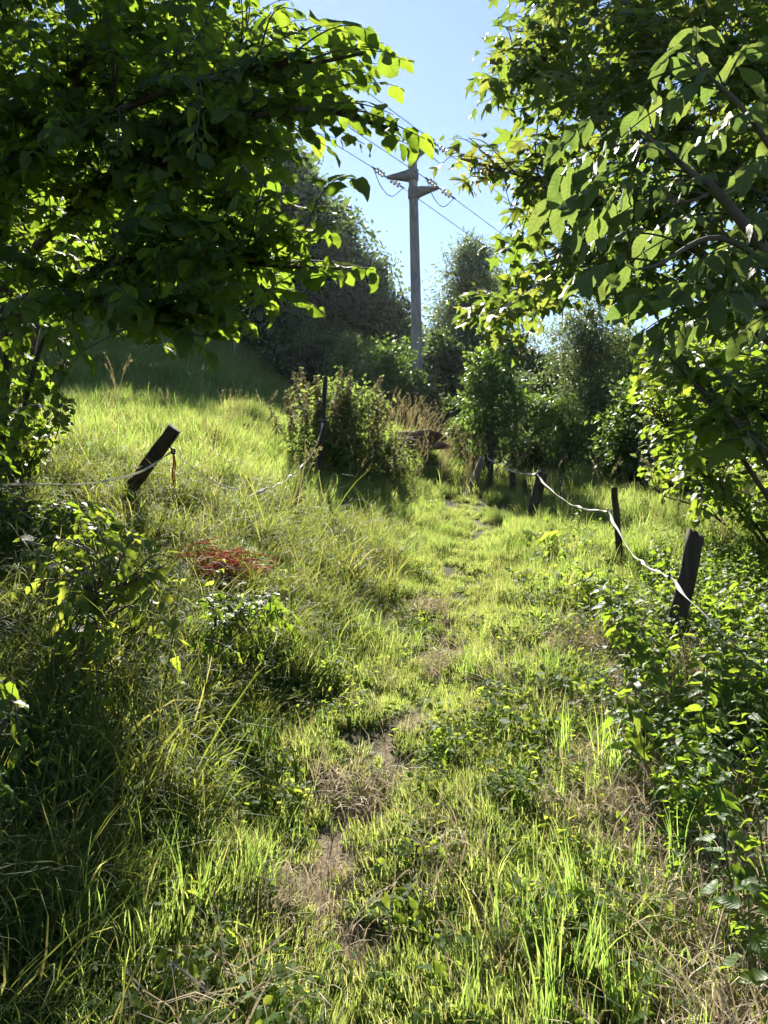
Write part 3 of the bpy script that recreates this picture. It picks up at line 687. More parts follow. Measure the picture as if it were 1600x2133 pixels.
far_tree('fresh_shrub', 'mid green shrub under the young ashes', 'shrub', fx(1255, 18), 18, ht(1255, 850, 18), 2.2, 9000, .09, 'far_fresh', 142, .02, 'round', nblob=12)
for px, top, D, w, lab in [(1165, 820, 14.5, 1.3, 'mid green shrub under the young ash, behind the slim post'), (1240, 800, 15, 1.4, 'leafy shrub filling the gap between the ash stem and the bright bush'), (1330, 800, 12.5, 1.4, 'shrub at the foot of the bright bush'), (1420, 840, 11.5, 1.4, 'dusky shrub in the hollow under the bright bush'), (1100, 930, 15, 1.1, 'low shrub beside the foot of the yellow stake')]:
    far_tree('verge_shrub', lab, 'shrub', fx(px, D), D, ht(px, top, D), w, 8000, .075, 'far_fresh' if px in (1165, 1330) else 'far_pale', px, .0, 'column', tpl=T_NARROW if px in (1240, 1165) else T_FAR, nblob=26, shell=.3)
k = 0
for px, top, D, w in [(1130, 760, 24, 3.0), (1210, 740, 26, 3.6), (1300, 740, 25, 3.8), (1390, 730, 27, 4.2), (1480, 650, 27, 4.4), (1580, 600, 28, 5), (1700, 560, 28, 5)]:
    far_tree('slope_tree', 'dark tree on the falling slope behind the ashes and the bright bush', 'tree', fx(px, D), D, ht(px, top, D), w, 9500, .17, 'far_dark' if k % 2 else 'far', 150 + k, .0, 'round', 'trees down the slope', nblob=14); k += 1

# ------------------------------------------------------------------ grass and herbs (uncountable: instanced blades)
def blade(h, w, bend, az, x0, y0, rng, seg=4, tip_fall=0.0):
    """one grass blade as a tapering strip"""
    t = np.linspace(0, 1, seg + 1)
    ang = bend * t + tip_fall * t ** 3
    dx = np.sin(ang); dz = np.cos(ang); ds = h / seg
    r = np.r_[0, np.cumsum((dx[:-1] + dx[1:]) / 2 * ds)]; z = np.r_[0, np.cumsum((dz[:-1] + dz[1:]) / 2 * ds)]
    ca, sa = math.cos(az), math.sin(az); tw = rng.normal(0, .5)
    wx, wy = -math.sin(az + tw), math.cos(az + tw)
    ww = w * (1 - t ** 2.2) * .5 + .0003
    c = np.stack([x0 + r * ca, y0 + r * sa, z], -1); s = np.stack([wx * ww, wy * ww, 0 * ww], -1)
    v = np.empty((2 * (seg + 1), 3)); v[0::2] = c - s; v[1::2] = c + s
    i = np.arange(seg) * 2
    return v, np.stack([i, i + 1, i + 3, i + 2], -1)

def tuft(name, mat, rng, n, h, hj, w, spread, bend, bj, fall=0.0, flat=False):
    V = []; F = []; L = []; k = 0
    for _ in range(n):
        az = rng.random() * 6.283; r = spread * math.sqrt(rng.random()); a0 = rng.random() * 6.283
        hh = h * max(.35, 1 + rng.normal(0, hj))
        v, f = blade(hh, w * (.7 + .6 * rng.random()), max(.02, bend + rng.normal(0, bj)), az, r * math.cos(a0), r * math.sin(a0), rng, 4 if h < .2 else 6, fall * (.6 + .8 * rng.random()))
        V.append(v); F.append(f + k); L.append(np.tile([0, 0, rng.random() * .35], (len(v), 1))); k += len(v)
    o = bpy.data.objects.new(name, make_mesh(name, np.vstack(V), np.vstack(F), mat, np.vstack(L))); return o

def rosette(name, mat, rng, n, leaf, height, tpl, spread=.05):
    """small leafy herb: leaves on short upright shoots"""
    pos = []; d = []; up = []; sz = []
    for k in range(n):
        az = rng.random() * 6.283; z = height * rng.random(); r = spread * math.sqrt(rng.random()); a = rng.random() * 6.283
        pos.append([r * math.cos(a), r * math.sin(a), z]); d.append([math.cos(az), math.sin(az), .25 + rng.normal(0, .3)])
        up.append([rng.normal(0, .4), rng.normal(0, .4), 1]); sz.append(leaf * (.6 + .7 * rng.random()))
    me = scatter_mesh(name, tpl, np.array(pos), frames(np.array(d), norm(np.array(up))), np.array(sz), mat, rng.random(n) * .35)
    return bpy.data.objects.new(name, me)

def seed_stem(name, rng, n, h):
    V = []; F = []; L = []; k = 0
    for _ in range(n):
        az = rng.random() * 6.283; hh = h * (.75 + .5 * rng.random()); x0, y0 = rng.normal(0, .05, 2)
        v, f = blade(hh, .004, .25 + rng.normal(0, .1), az, x0, y0, rng, 6, .5)
        V.append(v); F.append(f + k); L.append(np.tile([0, 0, rng.random() * .3], (len(v), 1))); k += len(v)
        c = (v[0::2] + v[1::2]) / 2
        for j in range(26):
            u = .72 + .28 * rng.random(); b = np.array([np.interp(u * 6, np.arange(7), c[:, q]) for q in range(3)])
            d = norm(np.array([rng.normal(0, .5), rng.normal(0, .5), .7])); s = norm(np.cross(d, rng.normal(0, 1, 3))) * .0035
            e = b + d * .03
            V.append(np.array([b, b + d * .015 + s, e, b + d * .015 - s])); F.append(np.array([[0, 1, 2, 3]]) + k); L.append(np.tile([0, 0, rng.random() * .3], (4, 1))); k += 4
    return bpy.data.objects.new(name, make_mesh(name, np.vstack(V), np.vstack(F), M['seed'], np.vstack(L)))

def patch(name, templates, n, radius, rng, smin=.6, smax=1.2, tilt=.15):
    """a small sod: n tufts joined into one mesh that the growth objects draw"""
    V = []; F = []; L = []; MI = []; mats = []; k = 0
    for _ in range(n):
        me = templates[rng.integers(len(templates))].data
        nv = len(me.vertices); v = np.empty(nv * 3, np.float32); me.vertices.foreach_get('co', v); v = v.reshape(-1, 3)
        lu = np.empty(nv * 3, np.float32); me.attributes['luv'].data.foreach_get('vector', lu); lu = lu.reshape(-1, 3).copy(); lu[:, 2] += rng.random()
        f = np.empty(len(me.loops), np.int32); me.loops.foreach_get('vertex_index', f); f = f.reshape(-1, 4)
        r = radius * rng.random() ** .6; a = rng.random() * 6.283
        R = np.array(Euler((rng.normal(0, tilt), rng.normal(0, tilt), rng.random() * 6.283)).to_matrix())
        V.append(v @ R.T * (smin + (smax - smin) * rng.random()) + [r * math.cos(a), r * math.sin(a), 0]); F.append(f + k); L.append(lu); k += nv
        m = me.materials[0]
        if m not in mats: mats.append(m)
        MI.append(np.full(len(f), mats.index(m), np.int32))
    me = make_mesh(name, np.vstack(V), np.vstack(F), None, np.vstack(L))
    for m in mats: me.materials.append(m)
    me.polygons.foreach_set('material_index', np.concatenate(MI))
    return bpy.data.objects.new(name, me)

def instances(name, templates, x, y, scale, rng, label, cat, tilt=.12, idx=None, lift=0.0, yaw=None):
    """one object that carries the uncountable growth: its own points, each drawing one sod laid along the slope"""
    N = len(x)
    pts = np.stack([x, y, H(x, y) + lift], -1)
    me = bpy.data.meshes.new(name); me.vertices.add(N); me.vertices.foreach_set('co', pts.astype(np.float32).ravel())
    e = .12; gx = (H(x + e, y) - H(x - e, y)) / (2 * e); gy = (H(x, y + e) - H(x, y - e)) / (2 * e)
    up = norm(np.stack([-gx, -gy, np.ones(N)], -1) + rng.normal(0, tilt * .3, (N, 3)))
    ya = rng.random(N) * 6.283; t1 = np.stack([np.cos(ya), np.sin(ya), 0 * ya], -1)
    t1 = norm(t1 - up * np.sum(t1 * up, -1, keepdims=True)); t2 = np.cross(up, t1)
    rot = np.stack([np.arctan2(t2[:, 2], up[:, 2]), -np.arcsin(np.clip(t1[:, 2], -1, 1)), np.arctan2(t1[:, 1], t1[:, 0])], -1)
    a = me.attributes.new('rot', 'FLOAT_VECTOR', 'POINT'); a.data.foreach_set('vector', rot.astype(np.float32).ravel())
    a = me.attributes.new('scl', 'FLOAT', 'POINT'); a.data.foreach_set('value', np.asarray(scale, np.float32))
    a = me.attributes.new('pick', 'INT', 'POINT'); a.data.foreach_set('value', (rng.integers(0, len(templates), N) if idx is None else idx).astype(np.int32))
    o = obj(name, me)
    ng = bpy.data.node_groups.new(name, 'GeometryNodeTree')
    ng.interface.new_socket('Geometry', in_out='INPUT', socket_type='NodeSocketGeometry')
    ng.interface.new_socket('Geometry', in_out='OUTPUT', socket_type='NodeSocketGeometry')
    n, l = ng.nodes, ng.links
    gi, go = n.new('NodeGroupInput'), n.new('NodeGroupOutput')
    join = n.new('GeometryNodeJoinGeometry')
    for t in reversed(templates):
        oi = n.new('GeometryNodeObjectInfo'); oi.inputs['Object'].default_value = t; oi.inputs['As Instance'].default_value = False
        gt = n.new('GeometryNodeGeometryToInstance'); l.new(oi.outputs['Geometry'], gt.inputs[0]); l.new(gt.outputs[0], join.inputs[0])
    ip = n.new('GeometryNodeInstanceOnPoints'); ip.inputs['Pick Instance'].default_value = True
    def attr(nm, ty):
        q = n.new('GeometryNodeInputNamedAttribute'); q.data_type = ty; q.inputs['Name'].default_value = nm; return q.outputs['Attribute']
    l.new(gi.outputs[0], ip.inputs['Points']); l.new(join.outputs[0], ip.inputs['Instance'])
    l.new(attr('pick', 'INT'), ip.inputs['Instance Index']); l.new(attr('rot', 'FLOAT_VECTOR'), ip.inputs['Rotation']); l.new(attr('scl', 'FLOAT'), ip.inputs['Scale'])
    l.new(ip.outputs[0], go.inputs[0])
    md = o.modifiers.new('growth', 'NODES'); md.node_group = ng
    tag(o, label, cat, kind='stuff'); return o

rng = np.random.default_rng(77)
short = [tuft('short_tuft', M['grass'], rng, 22, .085, .35, .0042, .045, .35, .3, .3) for _ in range(5)]
mid = [tuft('mid_tuft', M['grass_lush'], rng, 18, .22, .3, .0065, .06, .28, .2, .6) for _ in range(5)]
midy = [tuft('mid_tuft', M['grass'], rng, 18, .22, .3, .0055, .06, .30, .2, .6) for _ in range(4)]
longt = [tuft('long_tuft', M['grass_long'], rng, 14, .52, .28, .0056 + .0035 * (q % 2), .07, .75, .3, 1.9) for q in range(6)]
dry = [tuft('dry_tuft', M['straw'], rng, 14, .14, .5, .0042, .09, 1.25, .35, .6) for _ in range(5)]
clover = [rosette('clover', M['herb'], rng, 16, .024, .05, T_BUSH, .05) for _ in range(4)] + [rosette('sorrel', M['herb'], rng, 12, .04, .07, T_ELDER, .05) for _ in range(3)]
herbs = [rosette('herb', M['herb'], rng, 22, .026, .15, T_BUSH, .07) for _ in range(3)] + [rosette('herb_narrow', M['herb'], rng, 20, .045, .18, T_ELDER, .07) for _ in range(3)]
seeds = [seed_stem('seed_stem', rng, 5, .7) for _ in range(4)]
meadow_t = [tuft('meadow_tuft', M['grass'], rng, 26, .30, .35, .014, .24, .4, .25, .5) for _ in range(4)]
lush = [tuft('lush_tuft', M['grass_lush'], rng, 16, .30, .3, .0075, .05, .22, .14, .25) for _ in range(4)]
shortd = [tuft('dry_short_tuft', M['seed'], rng, 12, .11, .4, .003, .05, .5, .3, .4) for _ in range(2)]
shortl = [tuft('broad_short_tuft', M['grass_lush'], rng, 12, .09, .4, .0065, .05, .5, .3, .5) for _ in range(3)]
S_TURF = [patch('turf_sod', short * 2 + clover + shortd + shortl, 75, .17, rng, .5, 1.15) for _ in range(5)]
S_LOW = [patch('low_turf_sod', short + clover, 50, .13, rng, .3, .7) for _ in range(4)]
S_MIX = [patch('mixed_sod', mid + midy + midy + herbs[:3] + shortd, 38, .22, rng, .45, 1.15) for _ in range(5)]
S_LONG = [patch('long_sod', longt * 2 + herbs + mid[:2], 30, .26, rng, .45, 1.0, .3) for _ in range(5)]
S_BANK = [patch('bank_sod', mid + midy * 2, 44, .42, rng, .8, 1.8) for _ in range(5)]
S_STRAW = [patch('straw_sod', [tuft('straw', M['straw'], rng, 9, .09, .6, .0034, .10, 1.53, .03, .02) for _ in range(4)], 16, .15, rng, .5, 1.6, .04) for _ in range(3)]
S_DRY = [patch('dry_sod', dry * 2 + clover[:4] + short[:2] + herbs[:1], 42, .17, rng, .4, 1.3, .5) for _ in range(5)]
S_HERB = [patch('herb_sod', herbs, 9, .14, rng, .6, 1.3, .2) for _ in range(4)]
S_TINY = [patch('tiny_herb_sod', herbs + clover, 12, .15, rng, .35, .8, .25) for _ in range(4)]
S_MEADOW = [patch('meadow_sod', meadow_t, 30, 1.3, rng, .4, .9) for _ in range(4)]

def field(n, y0, y1, rng, ypow=1.0):
    """points in the wedge the picture looks at (with a margin for a step aside)"""
    y = y0 + (y1 - y0) * rng.random(n) ** ypow
    x = (rng.random(n) * 2 - 1) * (.5 * y * 1.25 + .7)
    return x, y

def pick(x, y, keep, rng):
    k = rng.random(len(x)) < keep
    return x[k], y[k]

def zone(x, y):
    d = x - pathx(y)
    return d, bare_amount(x, y), vnoise(x * 1.3, y * 1.3, 1), vnoise(x * 2.9, y * 2.9, 2)

# short turf along the path
x, y = field(2600, 1.3, 9.5, rng, 1.0); d, b, n1, n2 = zone(x, y)
keep = sstep(-1.0 - .3 * n1, -.35, d) * sstep(1.3 + .6 * sstep(5, 8, y), .55, d) * (1 - b) ** 1.5 * np.where(y < 4.4, sstep(.14, .26, np.abs(d + .05 * np.sin(2.6 * y))), sstep(.03, .15, np.abs(d)))
x, y = pick(x, y, keep, rng)
instances('short_grass', S_TURF, x, y, (.45 + .8 * vnoise(x * 3, y * 3, 5)) * (.75 + .5 * rng.random(len(x))) * np.interp(np.abs(x - pathx(y)), [.2, .5], [.65, 1]), rng, 'short sunlit turf growing along both sides of the trodden path', 'grass')
x, y = field(5200, 1.3, 17, rng, 1.0); d, b, n1, n2 = zone(x, y)
keep = sstep(-.4, -.15, d) * sstep(.4, .15, d) * (1 - b) ** 2 * .8
x, y = pick(x, y, keep, rng)
instances('path_turf', S_LOW, x, y, .7 + .5 * rng.random(len(x)), rng, 'low trampled turf and clover on the trodden line of the path', 'grass')
# taller mixed grass, clumpy
x, y = field(4200, 1.5, 13, rng, .9); d, b, n1, n2 = zone(x, y)
keep = np.maximum(sstep(.45, .7, n1) * sstep(-.3, -.7, d) * .5, sstep(6, 9, y) * (.3 + .7 * sstep(.35, .65, n2)) * sstep(.25, .7, np.abs(d)))
keep = np.maximum(keep, sstep(.5, .72, n2) * sstep(.2, .4, d) * sstep(1.0, .6, d) * .35) * (1 - b * .95)
x, y = pick(x, y, keep, rng)
instances('lush_grass', S_MIX, x, y, (.5 + .5 * rng.random(len(x))) * np.interp(y, [7, 10], [1, .75]), rng, 'lush upright green grass in clumps on the bank and above the path', 'grass')
# long arching grass over the left bank
x, y = field(2000, 1.2, 8.5, rng, 1.0); d, b, n1, n2 = zone(x, y)
keep = sstep(-.55, -1.0, d) * (.4 + .6 * sstep(.3, .6, n2))
x, y = pick(x, y, keep, rng)
instances('long_grass', S_LONG, x, y, (.35 + .85 * vnoise(x * 2.4, y * 2.4, 9)) * (.8 + .4 * rng.random(len(x))) * np.interp(y, [1.5, 3], [.7, 1]), rng, 'long arching uncut grass tangled over the shaded bank', 'grass', .25)
# bank and field beyond, up to the crest
x, y = field(4200, 7, 26, rng, .8); d, b, n1, n2 = zone(x, y)
keep = (.55 + .45 * sstep(.3, .6, n2)) * sstep(.15, .6, np.abs(d))
x, y = pick(x, y, keep, rng)
instances('bank_grass', S_BANK, x, y, (.45 + .45 * rng.random(len(x))) * np.interp(np.abs(x - pathx(y)), [.5, 2.2], [.6, 1]), rng, 'sunlit knee-high grass on the bank and the verge below the wood', 'grass', .2)
# far meadow
n = 4200; y = 19 + 60 * rng.random(n) ** .9; x = -rng.random(n) * (y * .75) + 3
instances('meadow_grass', S_MEADOW, x, y, (.6 + .9 * rng.random(n) ** 2), rng, 'grazed meadow grass in the shade below the wood', 'grass', .15)
n = 1300; y = 19 + 34 * rng.random(n); x = -rng.random(n) ** .8 * (y * .6) + 1
instances('meadow_weeds', S_BANK, x, y, .5 + 1.1 * rng.random(n) ** 2, rng, 'coarse weeds and uncut grass tussocks standing in the shaded meadow', 'grass', .2)
n = 800; y = 14 + 40 * rng.random(n); x = 2 + rng.random(n) * (y * .6)
instances('slope_grass', S_MEADOW, x, y, .8 + .6 * rng.random(n), rng, 'rough grass on the slope under the ash trees', 'grass', .15)
# dry mown litter on the right verge and straw on the path
x, y = field(3000, 1.2, 7, rng, 1.0); d, b, n1, n2 = zone(x, y)
keep = sstep(.68, 1.05, d) * sstep(2.4, 1.4, d) * sstep(6.2, 4.8, y) * (.12 + .6 * sstep(.35, .65, n2)) + .02
keep += .3 * sstep(-.7, -1.1, d) * sstep(-1.9, -1.4, d) * sstep(.55, .8, n1)
x, y = pick(x, y, keep, rng)
instances('dry_grass', S_DRY, x, y, .6 + .55 * rng.random(len(x)), rng, 'dry brown cut stalks littering the verge and the worn path', 'dry grass', .3)
x, y = field(900, 1.6, 6, rng, 1.0); d, b, n1, n2 = zone(x, y)
x, y = pick(x, y, np.clip(.9 * b + .10 * (np.abs(d) < .3), 0, 1), rng)
instances('path_straw', S_STRAW, x, y, .45 + .35 * rng.random(len(x)), rng, 'flattened bits of pale straw trodden into the bare path soil', 'straw', .1)
# herbs in the mixed verge
x, y = field(3000, 1.5, 14, rng); d, b, n1, n2 = zone(x, y)
keep = sstep(.35, .65, n1) * sstep(.3, .8, np.abs(d)) * .85 * (1 - b * .5) * sstep(2.0, 4.0, y)
x, y = pick(x, y, keep, rng)
instances('verge_herbs', S_HERB, x, y, .7 + .6 * rng.random(len(x)), rng, 'broad-leaved herbs growing through the long grass', 'ground cover', .2)
x, y = field(2400, 1.4, 6, rng); d, b, n1, n2 = zone(x, y)
x, y = pick(x, y, (.15 + .85 * sstep(.4, .62, n2)) * sstep(-1.6, -.35, d) * sstep(1.6, .9, d) * (1 - b) ** 2 * sstep(.2, .35, np.abs(d)), rng)
instances('turf_herbs', S_TINY, x, y, .7 + .7 * rng.random(len(x)), rng, 'small leafy herbs pushing up through the path turf', 'ground cover', .3)
# tall lush clumps on the right verge
cx = np.array([.42, .55, .78, .95, .62, 1.05, 1.15, .35, .85]); cy_ = np.array([2.15, 2.35, 2.6, 2.95, 2.0, 2.35, 3.1, 1.9, 3.4])
kk = rng.integers(0, len(cx), 60); x = cx[kk] + rng.normal(0, .09, 60); y = cy_[kk] + rng.normal(0, .12, 60)
instances('tall_grass_clumps', lush, x, y, .30 + .5 * rng.random(60), rng, 'tall bright green grass clumps standing out of the dry litter', 'grass', .5)
# seeding grass on the mound and at the crest
x, y = field(9000, 7, 20, rng); d, b, n1, n2 = zone(x, y)
keep = .6 * np.where((y < 14.4) & (x < .95), .25, 1.0) * np.exp(-(((x - .75) / 1.0) ** 2 + ((y - 14.4) / 1.6) ** 2)) + .10 * (np.abs(d) > 1) * sstep(.5, .8, n1)
x, y = pick(x, y, np.clip(keep, 0, 1), rng)
instances('seeding_grass', seeds, x, y, .7 + .6 * rng.random(len(x)), rng, 'pale seeding grass stalks on the earth mound and field crest', 'grass', .2)

# ------------------------------------------------------------------ weeds that can be told apart
def nettle_parts(rng, h, whorls, leaf, lean=.12):
    az = rng.random() * 6.283
    tip = np.array([math.cos(az) * lean * h, math.sin(az) * lean * h, h])
    st = curve([np.array([0, 0, -.05]), tip * .5 + rng.normal(0, .01, 3), tip], 10)
    pos = []; d = []; up = []; sz = []
    for k in range(whorls):
        t = .16 + .84 * (k / (whorls - 1)); c = np.array([np.interp(t * 9, np.arange(10), st[:, q]) for q in range(3)])
        a0 = k * math.pi / 2 + rng.normal(0, .25); s = leaf * (np.interp(t, [.1, .5, .85, 1], [.8, 1.1, .8, .35])) * (1 + rng.normal(0, .1))
        for m_ in range(2 if t < .97 else 4):
            a = a0 + m_ * (math.pi if t < .97 else math.pi / 2)
            dd = np.array([math.cos(a), math.sin(a), .12 - .55 * (1 - t) + rng.normal(0, .2)])
            pos.append(c + norm(dd) * s * .28); d.append(norm(dd)); up.append(norm(np.array([rng.normal(0, .45), rng.normal(0, .45), 1]))); sz.append(s)
    return st, np.array(pos), np.array(d), np.array(up), np.array(sz)

def nettle_variants(n, h, whorls, leaf, mat, seed):
    rng = np.random.default_rng(seed); out = []
    for _ in range(n):
        st, pos, d, up, sz = nettle_parts(rng, h * (.85 + .3 * rng.random()), whorls, leaf)
        mb = MB(); mb.tube(st, np.linspace(.0042, .0018, 10), 5)
        out.append((mb.mesh('stem', M['stem']), scatter_mesh('foliage', T_NETTLE, pos, frames(d, up), sz, mat, rng.random(len(pos)) * .3)))
    return out

def plant_copies(name, label, cat, group, plants, pts, rng, smin=.75, smax=1.2, tilt=.1):
    for (x, y) in pts:
        v = plants[rng.integers(len(plants))]
        r = tag(empty(name, (x, y, gz(x, y))), label, cat, group)
        s = (smin + (smax - smin) * rng.random()) * float(np.interp(y, [4.8, 5.6, 7.4, 8], [1, .75, .7, 1])) * (.55 if abs(800 + FPX * x / y - 1290) < 70 and 5 < y < 7.6 else .62 if abs(800 + FPX * x / y - 1405) < 60 and 3.6 < y < 5.1 else 1.0); r.scale = (s, s, s); r.rotation_euler = (rng.normal(0, tilt), rng.normal(0, tilt), rng.random() * 6.283)
        obj('stem', v[0], r); f = obj('foliage', v[1], r)

rng = np.random.default_rng(91)
nv = nettle_variants(6, .70, 10, .105, M['nettle'], 41)
def scatter_in(n, fn, x0, x1, y0, y1, rng, mind=.09):
    out = []
    tries = 0
    while len(out) < n and tries < n * 80:
        tries += 1; x = x0 + (x1 - x0) * rng.random(); y = y0 + (y1 - y0) * rng.random()
        if not fn(x, y): continue
        if out and np.min(np.hypot(*(np.array(out) - [x, y]).T)) < mind: continue
        out.append((x, y))
    return out
pts = scatter_in(290, lambda x, y: x - pathx(y) > (.98 if y < 4.6 else .80) + .25 * vnoise(x * 2, y * 2, 8) and x < .5 * y * 1.2 + .35, .8, 4.6, 2.9, 7.6, rng, .105)
plant_copies('nettle_plant', 'leafy green nettle in the thick patch along the taped fence', 'nettle', 'nettles along the fence', nv, pts, rng, .52, .90)
n = 1500; y = 2.6 + 5.2 * rng.random(n); x = pathx(y) + .85 + rng.random(n) * 3
k = (x - pathx(y) > 1.0 + .25 * vnoise(x * 2, y * 2, 8)) & (x < .6 * y + .5) & (rng.random(n) < .55)
x, y = x[k], y[k]
sc_ = (.38 + .34 * rng.random(len(x))) * np.interp(y, [4.8, 5.6, 7.4, 8], [1, .75, .7, 1]) * np.where((abs(800 + FPX * x / y - 1290) < 70) & (y > 5) | (abs(800 + FPX * x / y - 1405) < 60) & (y < 5.1) & (y > 3.6), .55, 1)
instances('nettle_undergrowth', [bpy.data.objects.new('nettle_tops', v[1]) for v in nv], x, y, sc_, rng, 'low mass of nettle leaves filling in under the taller nettles by the fence', 'undergrowth', .3)
pts = scatter_in(46, lambda x, y: x - pathx(y) > .85 and x < 5, 1.8, 4.8, 7.6, 11.5, rng, .2)
plant_copies('verge_nettle', 'smaller nettle in the grass between the thin post and the leaning short post', 'nettle', 'nettles higher up the fence', nv, pts, rng, .35, .55)

pts = scatter_in(34, lambda x, y: x - pathx(y) > 1.05 and x < .5 * y + .4, .9, 2.0, 1.9, 3.1, rng, .12)
plant_copies('shade_nettle', 'small dark nettle in the dry litter in front of the thick patch', 'nettle', 'nettles in the litter', nv, pts, rng, .28, .55, .25)

# pale sunlit nettles on the bank: every leaf its own piece
def detailed_nettle(x, y, h, whorls, leaf, mat, label, rng, name='bank_nettle', group='pale nettles on the bank', shared=[None]):
    st, pos, d, up, sz = nettle_parts(rng, h, whorls, leaf, .2)
    base = np.array([x, y, gz(x, y)])
    root = tag(empty(name), label, 'nettle', group)
    mb = MB(); mb.tube(st + base, np.linspace(.005, .002, 10), 6)
    stem_o = obj('stem', mb.mesh('stem', M['stem']), root)
    shared[0] = leaf_objects(T_NETTLE, pos + base, frames(d, up), sz, mat, root, 'leaf', shared[0])
for px, py, D in [(130, 1230, 3.3), (190, 1260, 3.2), (230, 1250, 3.5), (270, 1240, 3.3), (310, 1260, 3.4), (340, 1230, 3.7), (170, 1230, 3.7), (90, 1210, 3.4), (250, 1260, 3.0)]:
    x = fx(px, D); detailed_nettle(x, D, .56 + .16 * rng.random(), 8, .085, M['nettle_pale'], 'pale yellow-green nettle with large toothed leaves on the shaded bank', rng)
for px, D in [(430, 4.6), (500, 4.4), (560, 4.8), (470, 4.1), (530, 4.0), (600, 4.6)]:
    detailed_nettle(fx(px, D), D, .42 + .16 * rng.random(), 7, .07, M['nettle_pale'], 'small pale nettle beside the orange twine tangle', rng, 'twine_nettle', 'nettles by the orange twine', [None])
for px, D in [(20, 2.35), (60, 2.5), (-40, 2.4), (30, 2.8)]:
    detailed_nettle(fx(px, D), D, .36 + .1 * rng.random(), 8, .05, M['nettle'], 'dull green nettle at the foot of the long grass on the bank', rng, 'low_nettle', 'low nettles in the long grass', [None])
for px, D in [(1590, 2.0), (1640, 2.1), (1560, 2.2), (1620, 2.35), (1600, 1.85)]:
    detailed_nettle(fx(px, D), D, .34 + .12 * rng.random(), 6, .085, M['nettle'], 'dark nettle standing over the dry litter below the elder', rng, 'litter_nettle', 'nettles by the dry litter', [None])

# docks with broad leaves
def dock(x, y, n, leaf, label, rng):
    base = np.array([x, y, gz(x, y)]); root = tag(empty('dock_plant'), label, 'dock', 'dock plants')
    az = rng.random(n) * 6.283
    d = np.stack([np.cos(az) * .6, np.sin(az) * .6, .7 + .4 * rng.random(n)], -1)
    leaf_objects(T_DOCK, np.repeat(base[None], n, 0) + norm(d) * .02, frames(d, norm(np.array([0, 0, 1.0]) + .1 * d)), leaf * (.7 + .5 * rng.random(n)), M['herb'], root)
dock(fx(885, 1.86), 1.86, 7, .16, 'broad-leaved dock rosette in the short turf of the path', rng)
dock(fx(1180, 6.2), 6.2, 9, .28, 'large dock with drooping leaves at the edge of the nettle patch', rng)
dock(fx(1140, 5.4), 5.4, 7, .20, 'young dock beside the bare brown soil strip', rng)
dock(fx(1120, 8.2), 8.2, 9, .30, 'dock clump in the grass below the leaning short post', rng)
dock(fx(640, 7.0), 7.0, 8, .24, 'dock clump in the shadow of the seeding nettles', rng)

# seeding tall nettles around the iron stake
def tall_weeds():
    rng = np.random.default_rng(55); var = []
    for _ in range(6):
        h = 1.35 * (.85 + .3 * rng.random())
        st, pos, d, up, sz = nettle_parts(rng, h, 17, .095, .1)
        mb = MB(); mb.tube(st, np.linspace(.006, .002, 10), 5)
        n = 260; t = .62 + .38 * rng.random(n); c = np.stack([np.interp(t * 9, np.arange(10), st[:, q]) for q in range(3)], -1)
        a = rng.random(n) * 6.283; r = .05 * rng.random(n) * (1.15 - (t - .62) / .38)
        ps = c + np.stack([np.cos(a) * r, np.sin(a) * r, -r * .8], -1)
        dd = np.stack([np.cos(a), np.sin(a), -.8 + .3 * rng.random(n)], -1)
        var.append((mb.mesh('stem', M['stem']), scatter_mesh('foliage', T_NETTLE, pos, frames(d, up), sz, M['weed_bush'], rng.random(len(pos)) * .4),
                    scatter_mesh('seed_head', T_FAR, ps, frames(dd, norm(rng.normal(0, 1, dd.shape))), .032 * (.6 + .8 * rng.random(n)), M['weed_seed'], rng.random(n))))
    k = 0
    while k < 64:
        u = rng.random(); x = -1.25 + 1.6 * u + rng.normal(0, .10); y = 11.1 + rng.normal(0, .38) + .6 * u
        s = np.interp(u, [0, .12, .35, .6, 1], [.8, 1.05, 1.1, .9, .55]) * (.6 + .5 * rng.random())
        r = tag(empty('seeding_nettle', (x, y, gz(x, y))), 'tall nettle gone to brown seed in the clump around the iron stake', 'nettle', 'seeding nettles around the stake')
        r.scale = (s * 1.1, s * 1.1, s); r.rotation_euler = (rng.normal(0, .16), rng.normal(0, .16) + .1 * (u - .4), rng.random() * 6.283)
        v = var[rng.integers(6)]
        obj('stem', v[0], r); obj('foliage', v[1], r); obj('seed_head', v[2], r); k += 1
tall_weeds()
far_tree('feathery_bush', 'rounded feathery bush in the middle of the seeding nettle clump', 'bush', -.62, 11.5, 1.5, 1.35, 10000, .05, 'weed_bush', 301, .0, 'round', nblob=30, shell=.25)
far_tree('feathery_bush', 'lower feathery bush sloping from the nettle clump to the mound', 'bush', 0.0, 12.2, .85, 1.0, 5000, .05, 'weed_bush', 302, .0, 'round', nblob=20, shell=.25)

